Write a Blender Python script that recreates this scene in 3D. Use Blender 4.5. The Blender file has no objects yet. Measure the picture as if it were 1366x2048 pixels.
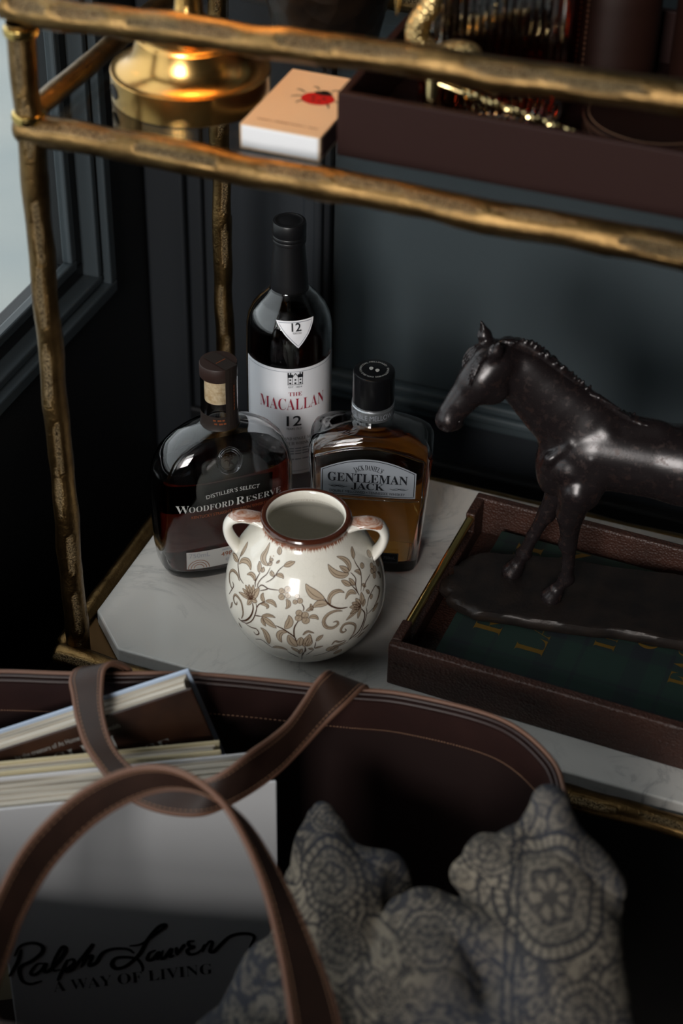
import bpy, bmesh, math, random
import numpy as np
from mathutils import Vector, Matrix

SC = bpy.context.scene
COL = SC.collection
PI = math.pi

# ------------------------------------------------------------------ camera
# metres; x along the cart's long rails, y away from the viewer, z = 0 on the marble
def set_camera():
    p, y, r = math.radians(37.6), math.radians(-19.6), math.radians(-1.4)
    fw = Vector((math.sin(y) * math.cos(p), math.cos(y) * math.cos(p), -math.sin(p)))
    rt = Vector((math.cos(y), -math.sin(y), 0.0))
    dn = fw.cross(rt)
    c, s = math.cos(r), math.sin(r)
    rt, dn = rt * c + dn * s, dn * c - rt * s
    cam = bpy.data.cameras.new('camera')
    cam.sensor_fit = 'VERTICAL'
    cam.sensor_height = 36.0
    cam.sensor_width = 24.0
    cam.lens = 3600.0 / 2048.0 * 36.0
    cam.clip_start = 0.02
    cam.dof.use_dof = True
    cam.dof.focus_distance = 1.60
    cam.dof.aperture_fstop = 4.0
    o = bpy.data.objects.new('camera', cam)
    COL.objects.link(o)
    m = Matrix((rt, -dn, -fw)).transposed().to_4x4()
    m.translation = (0.62, -1.05, 1.0665)
    o.matrix_world = m
    SC.camera = o
set_camera()

# ------------------------------------------------------------------ light
W = bpy.data.worlds.new('overcast_sky')
SC.world = W
W.use_nodes = True
_bg = W.node_tree.nodes['Background']
_bg.inputs[0].default_value = (0.93, 0.97, 1.0, 1)
_bg.inputs[1].default_value = 1.9

def area(name, loc, target, sx, sy, power, col):
    l = bpy.data.lights.new(name, 'AREA')
    l.shape = 'RECTANGLE'
    l.size, l.size_y, l.energy, l.color = sx, sy, power, col
    o = bpy.data.objects.new(name, l)
    COL.objects.link(o)
    o.location = loc
    o.rotation_euler = (Vector(target) - Vector(loc)).to_track_quat('-Z', 'Y').to_euler()
    return o
# daylight standing in the tall front window behind the viewer
area('front_window_daylight', (0.40, -3.74, 1.70), (0.40, 0.0, 1.70), 1.06, 1.56, 150.0, (1.0, 0.97, 0.93))

SC.view_settings.view_transform = 'Standard'
SC.view_settings.look = 'None'
SC.view_settings.exposure = 0.0
SC.view_settings.gamma = 1.0
SC.view_settings.use_curve_mapping = False
try:
    SC.cycles.use_denoising = True
    SC.cycles.max_bounces = 10
    SC.cycles.diffuse_bounces = 3
    SC.cycles.glossy_bounces = 4
    SC.cycles.transmission_bounces = 10
    SC.cycles.caustics_reflective = False
except Exception:
    pass

# ------------------------------------------------------------------ helpers
def lin(r, g, b):
    f = lambda v: v / 12.92 if v <= 0.04045 else ((v + 0.055) / 1.055) ** 2.4
    return (f(r / 255), f(g / 255), f(b / 255), 1.0)

class NT:
    """small wrapper for node building"""
    def __init__(s, name):
        s.m = bpy.data.materials.new(name)
        s.m.use_nodes = True
        s.t = s.m.node_tree
        s.b = s.t.nodes['Principled BSDF']
        s.out = s.t.nodes['Material Output']
    def n(s, kind, **kw):
        nd = s.t.nodes.new(kind)
        for k, v in kw.items():
            if k in nd.inputs:
                nd.inputs[k].default_value = v
            else:
                setattr(nd, k, v)
        return nd
    def l(s, a, b):
        s.t.links.new(a, b)
    def coord(s, scale=(1, 1, 1), which='Object'):
        tc = s.n('ShaderNodeTexCoord')
        mp = s.n('ShaderNodeMapping')
        mp.inputs['Scale'].default_value = scale
        s.l(tc.outputs[which], mp.inputs['Vector'])
        return mp.outputs['Vector']
    def noise(s, vec, scale, detail=3.0, rough=0.5, dist=0.0):
        nd = s.n('ShaderNodeTexNoise')
        nd.inputs['Scale'].default_value = scale
        nd.inputs['Detail'].default_value = detail
        nd.inputs['Roughness'].default_value = rough
        nd.inputs['Distortion'].default_value = dist
        if vec is not None:
            s.l(vec, nd.inputs['Vector'])
        return nd.outputs['Fac']
    def voro(s, vec, scale, feature='F1'):
        nd = s.n('ShaderNodeTexVoronoi')
        nd.feature = feature
        nd.inputs['Scale'].default_value = scale
        s.l(vec, nd.inputs['Vector'])
        return nd.outputs['Distance']
    def ramp(s, fac, stops):
        nd = s.n('ShaderNodeValToRGB')
        el = nd.color_ramp.elements
        while len(el) < len(stops):
            el.new(0.5)
        for e, (p, c) in zip(el, stops):
            e.position = p
            e.color = c if len(c) == 4 else (*c, 1)
        s.l(fac, nd.inputs['Fac'])
        return nd.outputs['Color']
    def mix(s, fac, a, b):
        nd = s.n('ShaderNodeMix')
        nd.data_type = 'RGBA'
        for sock, v in ((nd.inputs['Factor'], fac), (nd.inputs['A'], a), (nd.inputs['B'], b)):
            pass
        ins = [i for i in nd.inputs if i.enabled]
        for sock, v in zip(ins, (fac, a, b)):
            if isinstance(v, (tuple, list, float, int)):
                sock.default_value = v
            else:
                s.l(v, sock)
        return [o for o in nd.outputs if o.enabled][0]
    def math(s, op, a, b=None):
        nd = s.n('ShaderNodeMath')
        nd.operation = op
        for i, v in enumerate((a, b)):
            if v is None:
                continue
            if isinstance(v, (float, int)):
                nd.inputs[i].default_value = v
            else:
                s.l(v, nd.inputs[i])
        return nd.outputs[0]
    def bump(s, h, strength=0.3, dist=0.001):
        nd = s.n('ShaderNodeBump')
        nd.inputs['Strength'].default_value = strength
        nd.inputs['Distance'].default_value = dist
        s.l(h, nd.inputs['Height'])
        s.l(nd.outputs['Normal'], s.b.inputs['Normal'])
    def set(s, **kw):
        for k, v in kw.items():
            k = k.replace('_', ' ')
            if isinstance(v, (tuple, list, float, int)):
                s.b.inputs[k].default_value = v
            else:
                s.l(v, s.b.inputs[k])
        return s

MATS = {}
def plain(name, col, rough=0.5, metal=0.0, trans=0.0, ior=1.45, coat=0.0, spec=0.5, bump=None, var=None):
    k = NT(name)
    k.set(Base_Color=col, Roughness=rough, Metallic=metal, Transmission_Weight=trans, IOR=ior,
          Coat_Weight=coat, Specular_IOR_Level=spec)
    if coat:
        k.b.inputs['Coat Roughness'].default_value = 0.08
    if bump or var:
        v = k.coord()
    if var:
        col2, sc = var
        f = k.noise(v, sc, 4, 0.6)
        k.set(Base_Color=k.mix(k.ramp(f, [(0.35, (0, 0, 0)), (0.65, (1, 1, 1))]), col, col2))
    if bump:
        kind, sc, st, di = bump
        h = k.noise(v, sc, 4, 0.6) if kind == 'noise' else k.voro(v, sc)
        k.bump(h, st, di)
    MATS[name] = k.m
    return k.m

def link(o, parent=None):
    COL.objects.link(o)
    if parent is not None:
        o.parent = parent
    return o

def mesh(name, V, Fc, mat=None, parent=None, smooth=False, mats=None, midx=None, cattr=None, recalc=False):
    me = bpy.data.meshes.new(name)
    me.from_pydata([tuple(map(float, v)) for v in V], [], [tuple(map(int, f)) for f in Fc])
    me.update()
    if recalc:
        bm = bmesh.new(); bm.from_mesh(me)
        bmesh.ops.recalc_face_normals(bm, faces=bm.faces)
        bm.to_mesh(me); bm.free()
    if mats:
        for m in mats:
            me.materials.append(m)
        if midx is not None:
            me.polygons.foreach_set('material_index', np.asarray(midx, dtype=np.int32))
    elif mat is not None:
        me.materials.append(mat)
    if smooth:
        me.polygons.foreach_set('use_smooth', [True] * len(me.polygons))
        me.set_sharp_from_angle(angle=math.radians(38))
    if cattr:
        for an, arr in cattr.items():
            a = me.color_attributes.new(an, 'FLOAT_COLOR', 'POINT')
            c = np.ones((len(me.vertices), 4), dtype=np.float32)
            c[:, :arr.shape[1]] = arr
            a.data.foreach_set('color', c.ravel())
    o = bpy.data.objects.new(name, me)
    return link(o, parent)

def empty(name, loc=(0, 0, 0), rz=0.0):
    o = bpy.data.objects.new(name, None)
    o.empty_display_size = 0.05
    link(o)
    o.location = loc
    o.rotation_euler = (0, 0, rz)
    return o

def tag(o, label=None, cat=None, group=None, kind=None):
    for k, v in (('label', label), ('category', cat), ('group', group), ('kind', kind)):
        if v:
            o[k] = v
    return o

def bevel(o, w, seg=2):
    m = o.modifiers.new('bevel', 'BEVEL')
    m.width, m.segments, m.limit_method = w, seg, 'ANGLE'
    m.angle_limit = math.radians(40)
    return o

def box(x0, y0, z0, x1, y1, z1):
    V = [(x0, y0, z0), (x1, y0, z0), (x1, y1, z0), (x0, y1, z0), (x0, y0, z1), (x1, y0, z1), (x1, y1, z1), (x0, y1, z1)]
    Fc = [(0, 3, 2, 1), (4, 5, 6, 7), (0, 1, 5, 4), (1, 2, 6, 5), (2, 3, 7, 6), (3, 0, 4, 7)]
    return V, Fc

def join(*parts):
    V, Fc = [], []
    for v, f in parts:
        n = len(V)
        V += [tuple(p) for p in v]
        Fc += [tuple(i + n for i in q) for q in f]
    return V, Fc

def xf(part, m):
    v, f = part
    return [tuple(m @ Vector(p)) for p in v], f

def prism(pts, z0, z1):
    n = len(pts)
    V = [(x, y, z0) for x, y in pts] + [(x, y, z1) for x, y in pts]
    Fc = [tuple(range(n - 1, -1, -1)), tuple(range(n, 2 * n))]
    Fc += [(i, (i + 1) % n, n + (i + 1) % n, n + i) for i in range(n)]
    return V, Fc

def lathe(prof, seg=64, close=False):
    V, Fc = [], []
    for r, z in prof:
        for i in range(seg):
            a = 2 * PI * i / seg
            V.append((r * math.cos(a), r * math.sin(a), z))
    n = len(prof)
    for j in range(n - 1):
        for i in range(seg):
            k = (i + 1) % seg
            Fc.append((j * seg + i, j * seg + k, (j + 1) * seg + k, (j + 1) * seg + i))
    return V, Fc

def spline(pts, n, closed=False):
    """Catmull-Rom through pts (any dimension), n samples"""
    P = np.asarray(pts, float)
    m = len(P)
    if closed:
        t = np.linspace(0, m, n, endpoint=False)
    else:
        t = np.linspace(0, m - 1, n)
    i = np.clip(np.floor(t).astype(int), 0, m - 1 if closed else m - 2)
    f = (t - i)[:, None]
    if closed:
        g = lambda k: P[(i + k) % m]
    else:
        Q = np.vstack([2 * P[0] - P[1], P, 2 * P[-1] - P[-2]])
        g = lambda k: Q[i + 1 + k]
    p0, p1, p2, p3 = g(-1), g(0), g(1), g(2)
    return 0.5 * (2 * p1 + (p2 - p0) * f + (2 * p0 - 5 * p1 + 4 * p2 - p3) * f ** 2 + (3 * p1 - p0 - 3 * p2 + p3) * f ** 3)

def tube(path, radius, seg=12, caps=True, up=(0, 0, 1)):
    P = np.asarray(path, float)
    n = len(P)
    R = np.broadcast_to(np.asarray(radius, float), (n,)) if np.ndim(radius) < 2 else np.asarray(radius)
    T = np.gradient(P, axis=0)
    T /= np.linalg.norm(T, axis=1)[:, None] + 1e-12
    N = np.zeros_like(P)
    u = np.asarray(up, float)
    if abs(T[0] @ u) > 0.95:
        u = np.array([1.0, 0, 0])
    N[0] = u - T[0] * (T[0] @ u)
    N[0] /= np.linalg.norm(N[0])
    for i in range(1, n):
        v = N[i - 1] - T[i] * (T[i] @ N[i - 1])
        N[i] = v / (np.linalg.norm(v) + 1e-12)
    B = np.cross(T, N)
    a = np.linspace(0, 2 * PI, seg, endpoint=False)
    V = P[:, None, :] + (N[:, None, :] * np.cos(a)[None, :, None] + B[:, None, :] * np.sin(a)[None, :, None]) * (R[:, None, None] if R.ndim == 1 else R[:, :, None])
    V = V.reshape(-1, 3)
    Fc = []
    for j in range(n - 1):
        for i in range(seg):
            k = (i + 1) % seg
            Fc.append((j * seg + i, j * seg + k, (j + 1) * seg + k, (j + 1) * seg + i))
    if caps:
        Fc.append(tuple(range(seg - 1, -1, -1)))
        Fc.append(tuple(range((n - 1) * seg, n * seg)))
    return [tuple(v) for v in V], Fc

def band(A, B, th):
    """strap between two edge curves A and B (n,3), thickness th"""
    A, B = np.asarray(A, float), np.asarray(B, float)
    n = len(A)
    T = np.gradient((A + B) / 2, axis=0)
    Wd = B - A
    Nn = np.cross(T, Wd)
    Nn /= np.linalg.norm(Nn, axis=1)[:, None]
    rows = [A + Nn * th * .5, A + Nn * th * .25 - Wd * .02, A - Nn * th * .25 - Wd * .02, A - Nn * th * .5,
            B - Nn * th * .5, B - Nn * th * .25 + Wd * .02, B + Nn * th * .25 + Wd * .02, B + Nn * th * .5]
    k = len(rows)
    V = np.stack(rows, 1).reshape(-1, 3)
    Fc = []
    for j in range(n - 1):
        for i in range(k):
            Fc.append((j * k + i, j * k + (i + 1) % k, (j + 1) * k + (i + 1) % k, (j + 1) * k + i))
    Fc.append(tuple(range(k - 1, -1, -1)))
    Fc.append(tuple(range((n - 1) * k, n * k)))
    return V, Fc

# --- distance-field modelling for the organic shapes
class Field:
    def __init__(s, lo, hi, h):
        s.lo, s.h = np.asarray(lo, np.float32), h
        s.n = np.ceil((np.asarray(hi) - np.asarray(lo)) / h).astype(int) + 1
        s.d = np.full(tuple(s.n), 0.05, np.float32)
    def _sub(s, lo, hi):
        a = np.clip(np.floor((np.asarray(lo) - s.lo) / s.h).astype(int), 0, s.n - 1)
        b = np.clip(np.ceil((np.asarray(hi) - s.lo) / s.h).astype(int) + 1, 1, s.n)
        sl = tuple(slice(i, j) for i, j in zip(a, b))
        ax = [s.lo[k] + s.h * np.arange(a[k], b[k], dtype=np.float32) for k in range(3)]
        return sl, ax[0][:, None, None], ax[1][None, :, None], ax[2][None, None, :]
    def _mix(s, sl, e, k, sub):
        d = s.d[sl]
        if sub:
            h = np.clip(0.5 - 0.5 * (d + e) / k, 0, 1)
            s.d[sl] = d + (-e - d) * h + k * h * (1 - h)
        else:
            h = np.clip(0.5 + 0.5 * (e - d) / k, 0, 1)
            s.d[sl] = e + (d - e) * h - k * h * (1 - h)
    def cone(s, a, b, ra, rb, k=0.006, sy=1.0, sub=False):
        """rounded cone a-b; sy squashes it sideways (local y)"""
        a, b = np.asarray(a, np.float32), np.asarray(b, np.float32)
        m = max(ra, rb) + k + 3 * s.h
        sl, X, Y, Z = s._sub(np.minimum(a, b) - m, np.maximum(a, b) + m)
        ab = b - a
        cy = (a[1] + b[1]) / 2
        px, py, pz = X - a[0], (Y - a[1]), Z - a[2]
        L = float(ab @ ab) + 1e-12
        t = np.clip((px * ab[0] + py * ab[1] + pz * ab[2]) / L, 0, 1)
        dx, dy, dz = px - t * ab[0], (py - t * ab[1]) / sy, pz - t * ab[2]
        e = np.sqrt(dx * dx + dy * dy + dz * dz) - (ra + (rb - ra) * t)
        s._mix(sl, e, k, sub)
    def chain(s, pts, k=0.006, sy=1.0):
        for (a, ra), (b, rb) in zip(pts[:-1], pts[1:]):
            s.cone(a, b, ra, rb, k, sy)
    def ell(s, c, r, k=0.006, sub=False, rot=None):
        c, r = np.asarray(c, np.float32), np.asarray(r, np.float32)
        m = float(r.max()) + k + 3 * s.h
        sl, X, Y, Z = s._sub(c - m, c + m)
        x, y, z = X - c[0], Y - c[1], Z - c[2]
        if rot is not None:
            R = np.asarray(rot, np.float32)
            x, y, z = (R[0, 0] * x + R[0, 1] * y + R[0, 2] * z, R[1, 0] * x + R[1, 1] * y + R[1, 2] * z, R[2, 0] * x + R[2, 1] * y + R[2, 2] * z)
        q = np.sqrt((x / r[0]) ** 2 + (y / r[1]) ** 2 + (z / r[2]) ** 2)
        e = (q - 1) * float(r.min()) * np.where(q > 1, 1.2, 1.0)
        s._mix(sl, e, k, sub)
    def mesh(s):
        d = s.d
        c = [d[i:d.shape[0] - 1 + i, j:d.shape[1] - 1 + j, k:d.shape[2] - 1 + k] for i in (0, 1) for j in (0, 1) for k in (0, 1)]
        cnt = sum((q < 0).astype(np.int8) for q in c)
        act = (cnt > 0) & (cnt < 8)
        I = np.argwhere(act)
        vals = np.stack([q[act] for q in c], 1)
        off = np.array([(i, j, k) for i in (0, 1) for j in (0, 1) for k in (0, 1)], np.float32)
        pos = np.zeros((len(I), 3), np.float32)
        num = np.zeros((len(I), 1), np.float32)
        for a in range(8):
            for b in range(a + 1, 8):
                if np.abs(off[a] - off[b]).sum() != 1:
                    continue
                va, vb = vals[:, a], vals[:, b]
                m = (va < 0) != (vb < 0)
                t = np.where(m, va / np.where(m, va - vb, 1), 0)[:, None]
                pos += m[:, None] * (off[a] + (off[b] - off[a]) * t)
                num += m[:, None]
        V = s.lo + s.h * (I + pos / num)
        idx = np.full(act.shape, -1, np.int64)
        idx[act] = np.arange(len(I))
        Fc = []
        for ax in range(3):
            u, v = (ax + 1) % 3, (ax + 2) % 3
            sl0, sl1 = [slice(None)] * 3, [slice(None)] * 3
            sl0[ax], sl1[ax] = slice(0, -1), slice(1, None)
            a, b = d[tuple(sl0)] < 0, d[tuple(sl1)] < 0
            E = np.argwhere(a != b)
            ok = (E[:, u] > 0) & (E[:, v] > 0) & (E[:, u] < d.shape[u] - 1) & (E[:, v] < d.shape[v] - 1)
            E = E[ok]
            fl = a[tuple(E.T)]
            def cell(du, dv):
                q = E.copy(); q[:, u] += du; q[:, v] += dv
                return idx[tuple(q.T)]
            q = np.stack([cell(-1, -1), cell(0, -1), cell(0, 0), cell(-1, 0)], 1)
            q[~fl] = q[~fl][:, ::-1]
            Fc.append(q)
        return V, np.concatenate(Fc)

def fast_mesh(name, V, Q, mat, parent=None, cattr=None):
    me = bpy.data.meshes.new(name)
    V = np.asarray(V, np.float32); Q = np.asarray(Q, np.int32)
    me.vertices.add(len(V)); me.vertices.foreach_set('co', V.ravel())
    me.loops.add(Q.size); me.loops.foreach_set('vertex_index', Q.ravel())
    me.polygons.add(len(Q))
    me.polygons.foreach_set('loop_start', np.arange(0, Q.size, Q.shape[1], dtype=np.int32))
    me.polygons.foreach_set('use_smooth', np.ones(len(Q), dtype=bool))
    me.update(calc_edges=True); me.validate()
    me.materials.append(mat)
    if cattr:
        for an, arr in cattr.items():
            a = me.color_attributes.new(an, 'FLOAT_COLOR', 'POINT')
            c = np.ones((len(me.vertices), 4), dtype=np.float32)
            c[:, :arr.shape[1]] = arr
            a.data.foreach_set('color', c.ravel())
    return link(bpy.data.objects.new(name, me), parent)

# --- lettering: the default font falls back to serif / script glyphs for these code points
def serif(s):
    o = ''
    for c in s:
        if 'A' <= c <= 'Z': o += chr(0x1D400 + ord(c) - 65)
        elif 'a' <= c <= 'z': o += chr(0x1D41A + ord(c) - 97)
        elif c.isdigit(): o += chr(0x1D7CE + ord(c) - 48)
        else: o += c
    return o

def text2d(body, height, width=None, offset=0.0, spacing=1.0, maxedge=0.0025):
    """flat lettering: (V2, faces), baseline 0, centred on x; height = tallest point"""
    cu = bpy.data.curves.new('t', 'FONT')
    cu.body = body
    cu.offset = offset
    cu.space_character = spacing
    cu.resolution_u = 5
    o = bpy.data.objects.new('t', cu)
    COL.objects.link(o)
    bpy.context.view_layer.update()
    me = bpy.data.meshes.new_from_object(o.evaluated_get(bpy.context.evaluated_depsgraph_get()))
    bpy.data.objects.remove(o); bpy.data.curves.remove(cu)
    bm = bmesh.new(); bm.from_mesh(me); bpy.data.meshes.remove(me)
    co = np.array([v.co[:] for v in bm.verts])
    sy = height / co[:, 1].max()
    x0, x1 = co[:, 0].min(), co[:, 0].max()
    sx = sy if width is None else width / (x1 - x0)
    for v in bm.verts:
        v.co = ((v.co.x - (x0 + x1) / 2) * sx, v.co.y * sy, 0)
    bmesh.ops.triangulate(bm, faces=bm.faces)
    for _ in range(4):
        e = [e for e in bm.edges if e.calc_length() > maxedge]
        if not e:
            break
        bmesh.ops.subdivide_edges(bm, edges=e, cuts=1)
        bmesh.ops.triangulate(bm, faces=bm.faces)
    bm.verts.index_update()
    V = [tuple(v.co) for v in bm.verts]
    Fc = [tuple(v.index for v in f.verts) for f in bm.faces]
    bm.free()
    return V, Fc

def shift(part, du, dv, s=1.0):
    v, f = part
    return [(x * s + du, y * s + dv, 0) for x, y, *_ in v], f

def arc(part, R):
    """bend flat lettering upward in the middle (radius R, R>0 arches up)"""
    v, f = part
    return [((R + y) * math.sin(x / R), (R + y) * math.cos(x / R) - R, 0) for x, y, *_ in v], f

def ribbon2d(pts, w, n=24, taper=True):
    """flat brush stroke (V2, faces)"""
    P = spline(np.asarray(pts, float)[:, :2], n)
    T = np.gradient(P, axis=0)
    T /= np.linalg.norm(T, axis=1)[:, None] + 1e-12
    N = np.stack([-T[:, 1], T[:, 0]], 1)
    t = np.linspace(0, 1, n)
    wd = w * (0.35 + 0.65 * np.sin(PI * t) ** .5 if taper else np.ones(n)) / 2
    V = np.concatenate([P + N * wd[:, None], P - N * wd[:, None]])
    Fc = [(i, i + n, i + n + 1, i + 1) for i in range(n - 1)]
    return [(x, y, 0) for x, y in V], Fc

def place(part, fn):
    v, f = part
    return [fn(x, y) for x, y, *_ in v], f

def flat_outline(pts, w):
    """closed line of width w following pts"""
    P = np.asarray(pts, float)
    n = len(P)
    T = np.roll(P, -1, 0) - np.roll(P, 1, 0)
    T /= np.linalg.norm(T, axis=1)[:, None] + 1e-12
    N = np.stack([-T[:, 1], T[:, 0]], 1) * w / 2
    V = np.concatenate([P + N, P - N])
    return [(x, y, 0) for x, y in V], [(i, (i + 1) % n, n + (i + 1) % n, n + i) for i in range(n)]

# ------------------------------------------------------------------ materials
plain('paint_panel', lin(50, 59, 63), 0.62, bump=('noise', 60, 0.05, 0.001))
plain('paint_wall', lin(27, 31, 36), 0.6)
plain('paint_dark', lin(19, 20, 22), 0.45)
plain('paint_frame', lin(54, 61, 65), 0.38)
plain('paint_corner', lin(31, 34, 38), 0.5)
plain('plaster_dark', lin(26, 27, 30), 0.8)
plain('floor_wood', lin(20, 17, 15), 0.5, bump=('noise', 30, 0.1, 0.001), var=(lin(13, 11, 10), 6))
plain('paving', lin(166, 167, 162), 0.8, var=(lin(146, 153, 153), 1.3))
plain('rubber', lin(28, 26, 25), 0.6)
plain('brass_bright', lin(206, 164, 98), 0.24, 1.0)
plain('brass_dark', lin(84, 62, 38), 0.45, 1.0)
plain('brass_polished', lin(205, 175, 105), 0.16, 1.0)
plain('steel_gold', lin(220, 195, 140), 0.12, 1.0)
plain('ink_black', lin(18, 20, 26), 0.5)
plain('ink_red', lin(150, 30, 52), 0.5)
plain('ink_gold', lin(122, 93, 40), 0.35, 0.5)
plain('ink_white', lin(165, 165, 162), 0.5)
plain('ink_copper', lin(150, 85, 52), 0.4, 0.6)
plain('ink_grey', lin(130, 133, 140), 0.5)
plain('ink_paper_line', lin(110, 118, 132), 0.5)
plain('paper_label', lin(226, 226, 230), 0.5)
plain('label_silver', lin(150, 155, 162), 0.38, 0.25, bump=('noise', 900, 0.1, 0.0003))
plain('label_grey', lin(160, 158, 155), 0.5)
plain('cap_black', lin(16, 16, 18), 0.38)
plain('cap_gloss', lin(12, 12, 14), 0.25)
plain('ring_silver', lin(165, 168, 172), 0.32, 0.85)
plain('cork', lin(222, 204, 170), 0.8, var=(lin(190, 160, 118), 220), bump=('noise', 300, 0.4, 0.0005))
plain('stopper_wood', lin(42, 26, 21), 0.5, bump=('noise', 300, 0.15, 0.0004))
plain('band_brown', lin(34, 26, 22), 0.5)
plain('glass', (1, 1, 1, 1), 0.0, trans=1.0, ior=1.45)
plain('glass_smoke', lin(205, 205, 208), 0.0, trans=1.0, ior=1.45)
plain('ribbed_glass', lin(240, 236, 232), 0.03, trans=1.0, ior=1.45)
plain('clear_plastic', (0.9, 0.9, 0.9, 1), 0.15, trans=0.9)
plain('book_white', lin(206, 206, 208), 0.42, bump=('noise', 500, 0.12, 0.0004))
plain('book_cream', lin(196, 184, 150), 0.6)
plain('book_blue', lin(176, 192, 214), 0.4)
plain('book_jacket', lin(30, 16, 14), 0.4, var=(lin(64, 40, 28), 14))
plain('box_card', lin(234, 200, 162), 0.45)
plain('box_end', lin(236, 236, 238), 0.55)
plain('box_striker', lin(52, 24, 26), 0.8)
plain('print_red', lin(196, 30, 28), 0.4)
plain('print_dark', lin(40, 28, 24), 0.5)
plain('print_brown', lin(150, 100, 66), 0.5)
plain('cotton_white', lin(230, 232, 236), 0.9)
plain('leather_upper', lin(42, 23, 20), 0.6, spec=0.2, bump=('noise', 260, 0.12, 0.0006))
plain('leather_stitched', lin(40, 21, 15), 0.55, spec=0.25, bump=('voro', 900, 0.2, 0.0004))
plain('leather_edge', lin(108, 76, 60), 0.55, bump=('noise', 400, 0.25, 0.0005))
plain('leather_strap', lin(50, 32, 25), 0.48, bump=('noise', 240, 0.15, 0.0006), var=(lin(40, 25, 19), 30))
plain('leather_bag', lin(46, 27, 24), 0.45, bump=('noise', 200, 0.12, 0.0006), var=(lin(37, 21, 19), 18))
plain('leather_bag_inside', lin(34, 19, 17), 0.6, bump=('noise', 300, 0.2, 0.0006))
plain('thread', lin(150, 112, 86), 0.7)
plain('bronze_bucket', lin(54, 40, 28), 0.42, 0.6, bump=('voro', 70, 0.5, 0.003), var=(lin(30, 24, 20), 20))

def mat_marble():
    k = NT('marble')
    v = k.coord()
    a = k.noise(v, 9, 6, 0.62, 1.6)
    vein = k.math('ABSOLUTE', k.math('SUBTRACT', a, 0.5))
    f = k.ramp(vein, [(0.0, (1, 1, 1)), (0.02, (.25, .25, .25)), (0.05, (0, 0, 0))])
    sp = k.ramp(k.noise(v, 34, 5, 0.7, 0.6), [(0.62, (0, 0, 0)), (0.74, (1, 1, 1))])
    patch = k.ramp(k.noise(v, 7, 2, 0.5), [(0.42, (0, 0, 0)), (0.62, (1, 1, 1))])
    soft = k.ramp(k.noise(v, 5, 3, 0.6), [(0.35, (0, 0, 0)), (0.75, (1, 1, 1))])
    c0 = k.mix(soft, lin(214, 209, 202), lin(196, 193, 189))
    c1 = k.mix(k.math('MULTIPLY', k.math('MULTIPLY', f, patch), 0.55), c0, lin(120, 120, 122))
    c2 = k.mix(k.math('MULTIPLY', k.math('MULTIPLY', sp, patch), 0.5), c1, lin(110, 111, 114))
    k.set(Base_Color=c2, Roughness=0.28)
    MATS['marble'] = k.m
mat_marble()

def mat_gold():
    k = NT('forged_brass')
    v = k.coord()
    at = k.n('ShaderNodeVertexColor'); at.layer_name = 'dent'
    sep = k.n('ShaderNodeSeparateColor'); k.l(at.outputs['Color'], sep.inputs[0])
    d = sep.outputs[0]
    big = k.noise(v, 45, 4, 0.6)
    grit = k.noise(v, 760, 3, 0.7)
    base = k.mix(k.ramp(big, [(0.3, (0, 0, 0)), (0.7, (1, 1, 1))]), lin(138, 110, 70), lin(94, 72, 43))
    gr = k.ramp(grit, [(0.40, (0, 0, 0)), (0.60, (1, 1, 1))])
    dark = k.mix(gr, lin(30, 24, 20), lin(168, 146, 112))
    k.set(Base_Color=k.mix(k.math('MULTIPLY', d, 0.85), base, dark), Metallic=1.0,
          Roughness=k.math('ADD', 0.31, k.math('MULTIPLY', d, 0.06)))
    h = k.math('ADD', k.math('MULTIPLY', k.math('MULTIPLY', grit, d), 2.0), k.math('ADD', k.math('MULTIPLY', k.noise(v, 520, 4, 0.65), 0.42), k.math('MULTIPLY', k.noise(v, 150, 2, 0.5), 0.5)))
    k.bump(h, 0.75, 0.0014)
    MATS['forged_brass'] = k.m
mat_gold()

def mat_pebble(name, c1, c2, sc, rough=0.5):
    k = NT(name)
    v = k.coord()
    c = k.voro(v, sc)
    k.set(Base_Color=k.mix(k.ramp(k.noise(v, 25, 4, 0.6), [(0.35, (0, 0, 0)), (0.65, (1, 1, 1))]), c1, c2), Roughness=rough)
    k.bump(c, 0.6, 0.0012)
    MATS[name] = k.m
mat_pebble('leather_pebble', lin(60, 34, 25), lin(46, 26, 19), 420)

def mat_tartan():
    k = NT('tartan')
    tc = k.n('ShaderNodeTexCoord')
    sep = k.n('ShaderNodeSeparateXYZ'); k.l(tc.outputs['Object'], sep.inputs[0])
    def bands(s, per, lo, hi):
        m = k.math('FRACT', k.math('MULTIPLY', s, 1.0 / per))
        return k.math('MULTIPLY', k.math('GREATER_THAN', m, lo), k.math('LESS_THAN', m, hi))
    bx = k.math('MAXIMUM', bands(sep.outputs[0], 0.075, 0.1, 0.34), bands(sep.outputs[0], 0.075, 0.55, 0.60))
    by = k.math('MAXIMUM', bands(sep.outputs[1], 0.075, 0.1, 0.34), bands(sep.outputs[1], 0.075, 0.55, 0.60))
    tw = k.math('GREATER_THAN', k.math('FRACT', k.math('MULTIPLY', k.math('ADD', sep.outputs[0], sep.outputs[1]), 420)), 0.5)
    dk = k.math('MULTIPLY', k.math('ADD', bx, by), 0.5)
    c = k.mix(dk, lin(11, 38, 30), lin(8, 15, 24))
    c = k.mix(k.math('MULTIPLY', tw, 0.35), c, lin(8, 18, 16))
    k.set(Base_Color=c, Roughness=0.75)
    MATS['tartan'] = k.m
mat_tartan()

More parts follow.
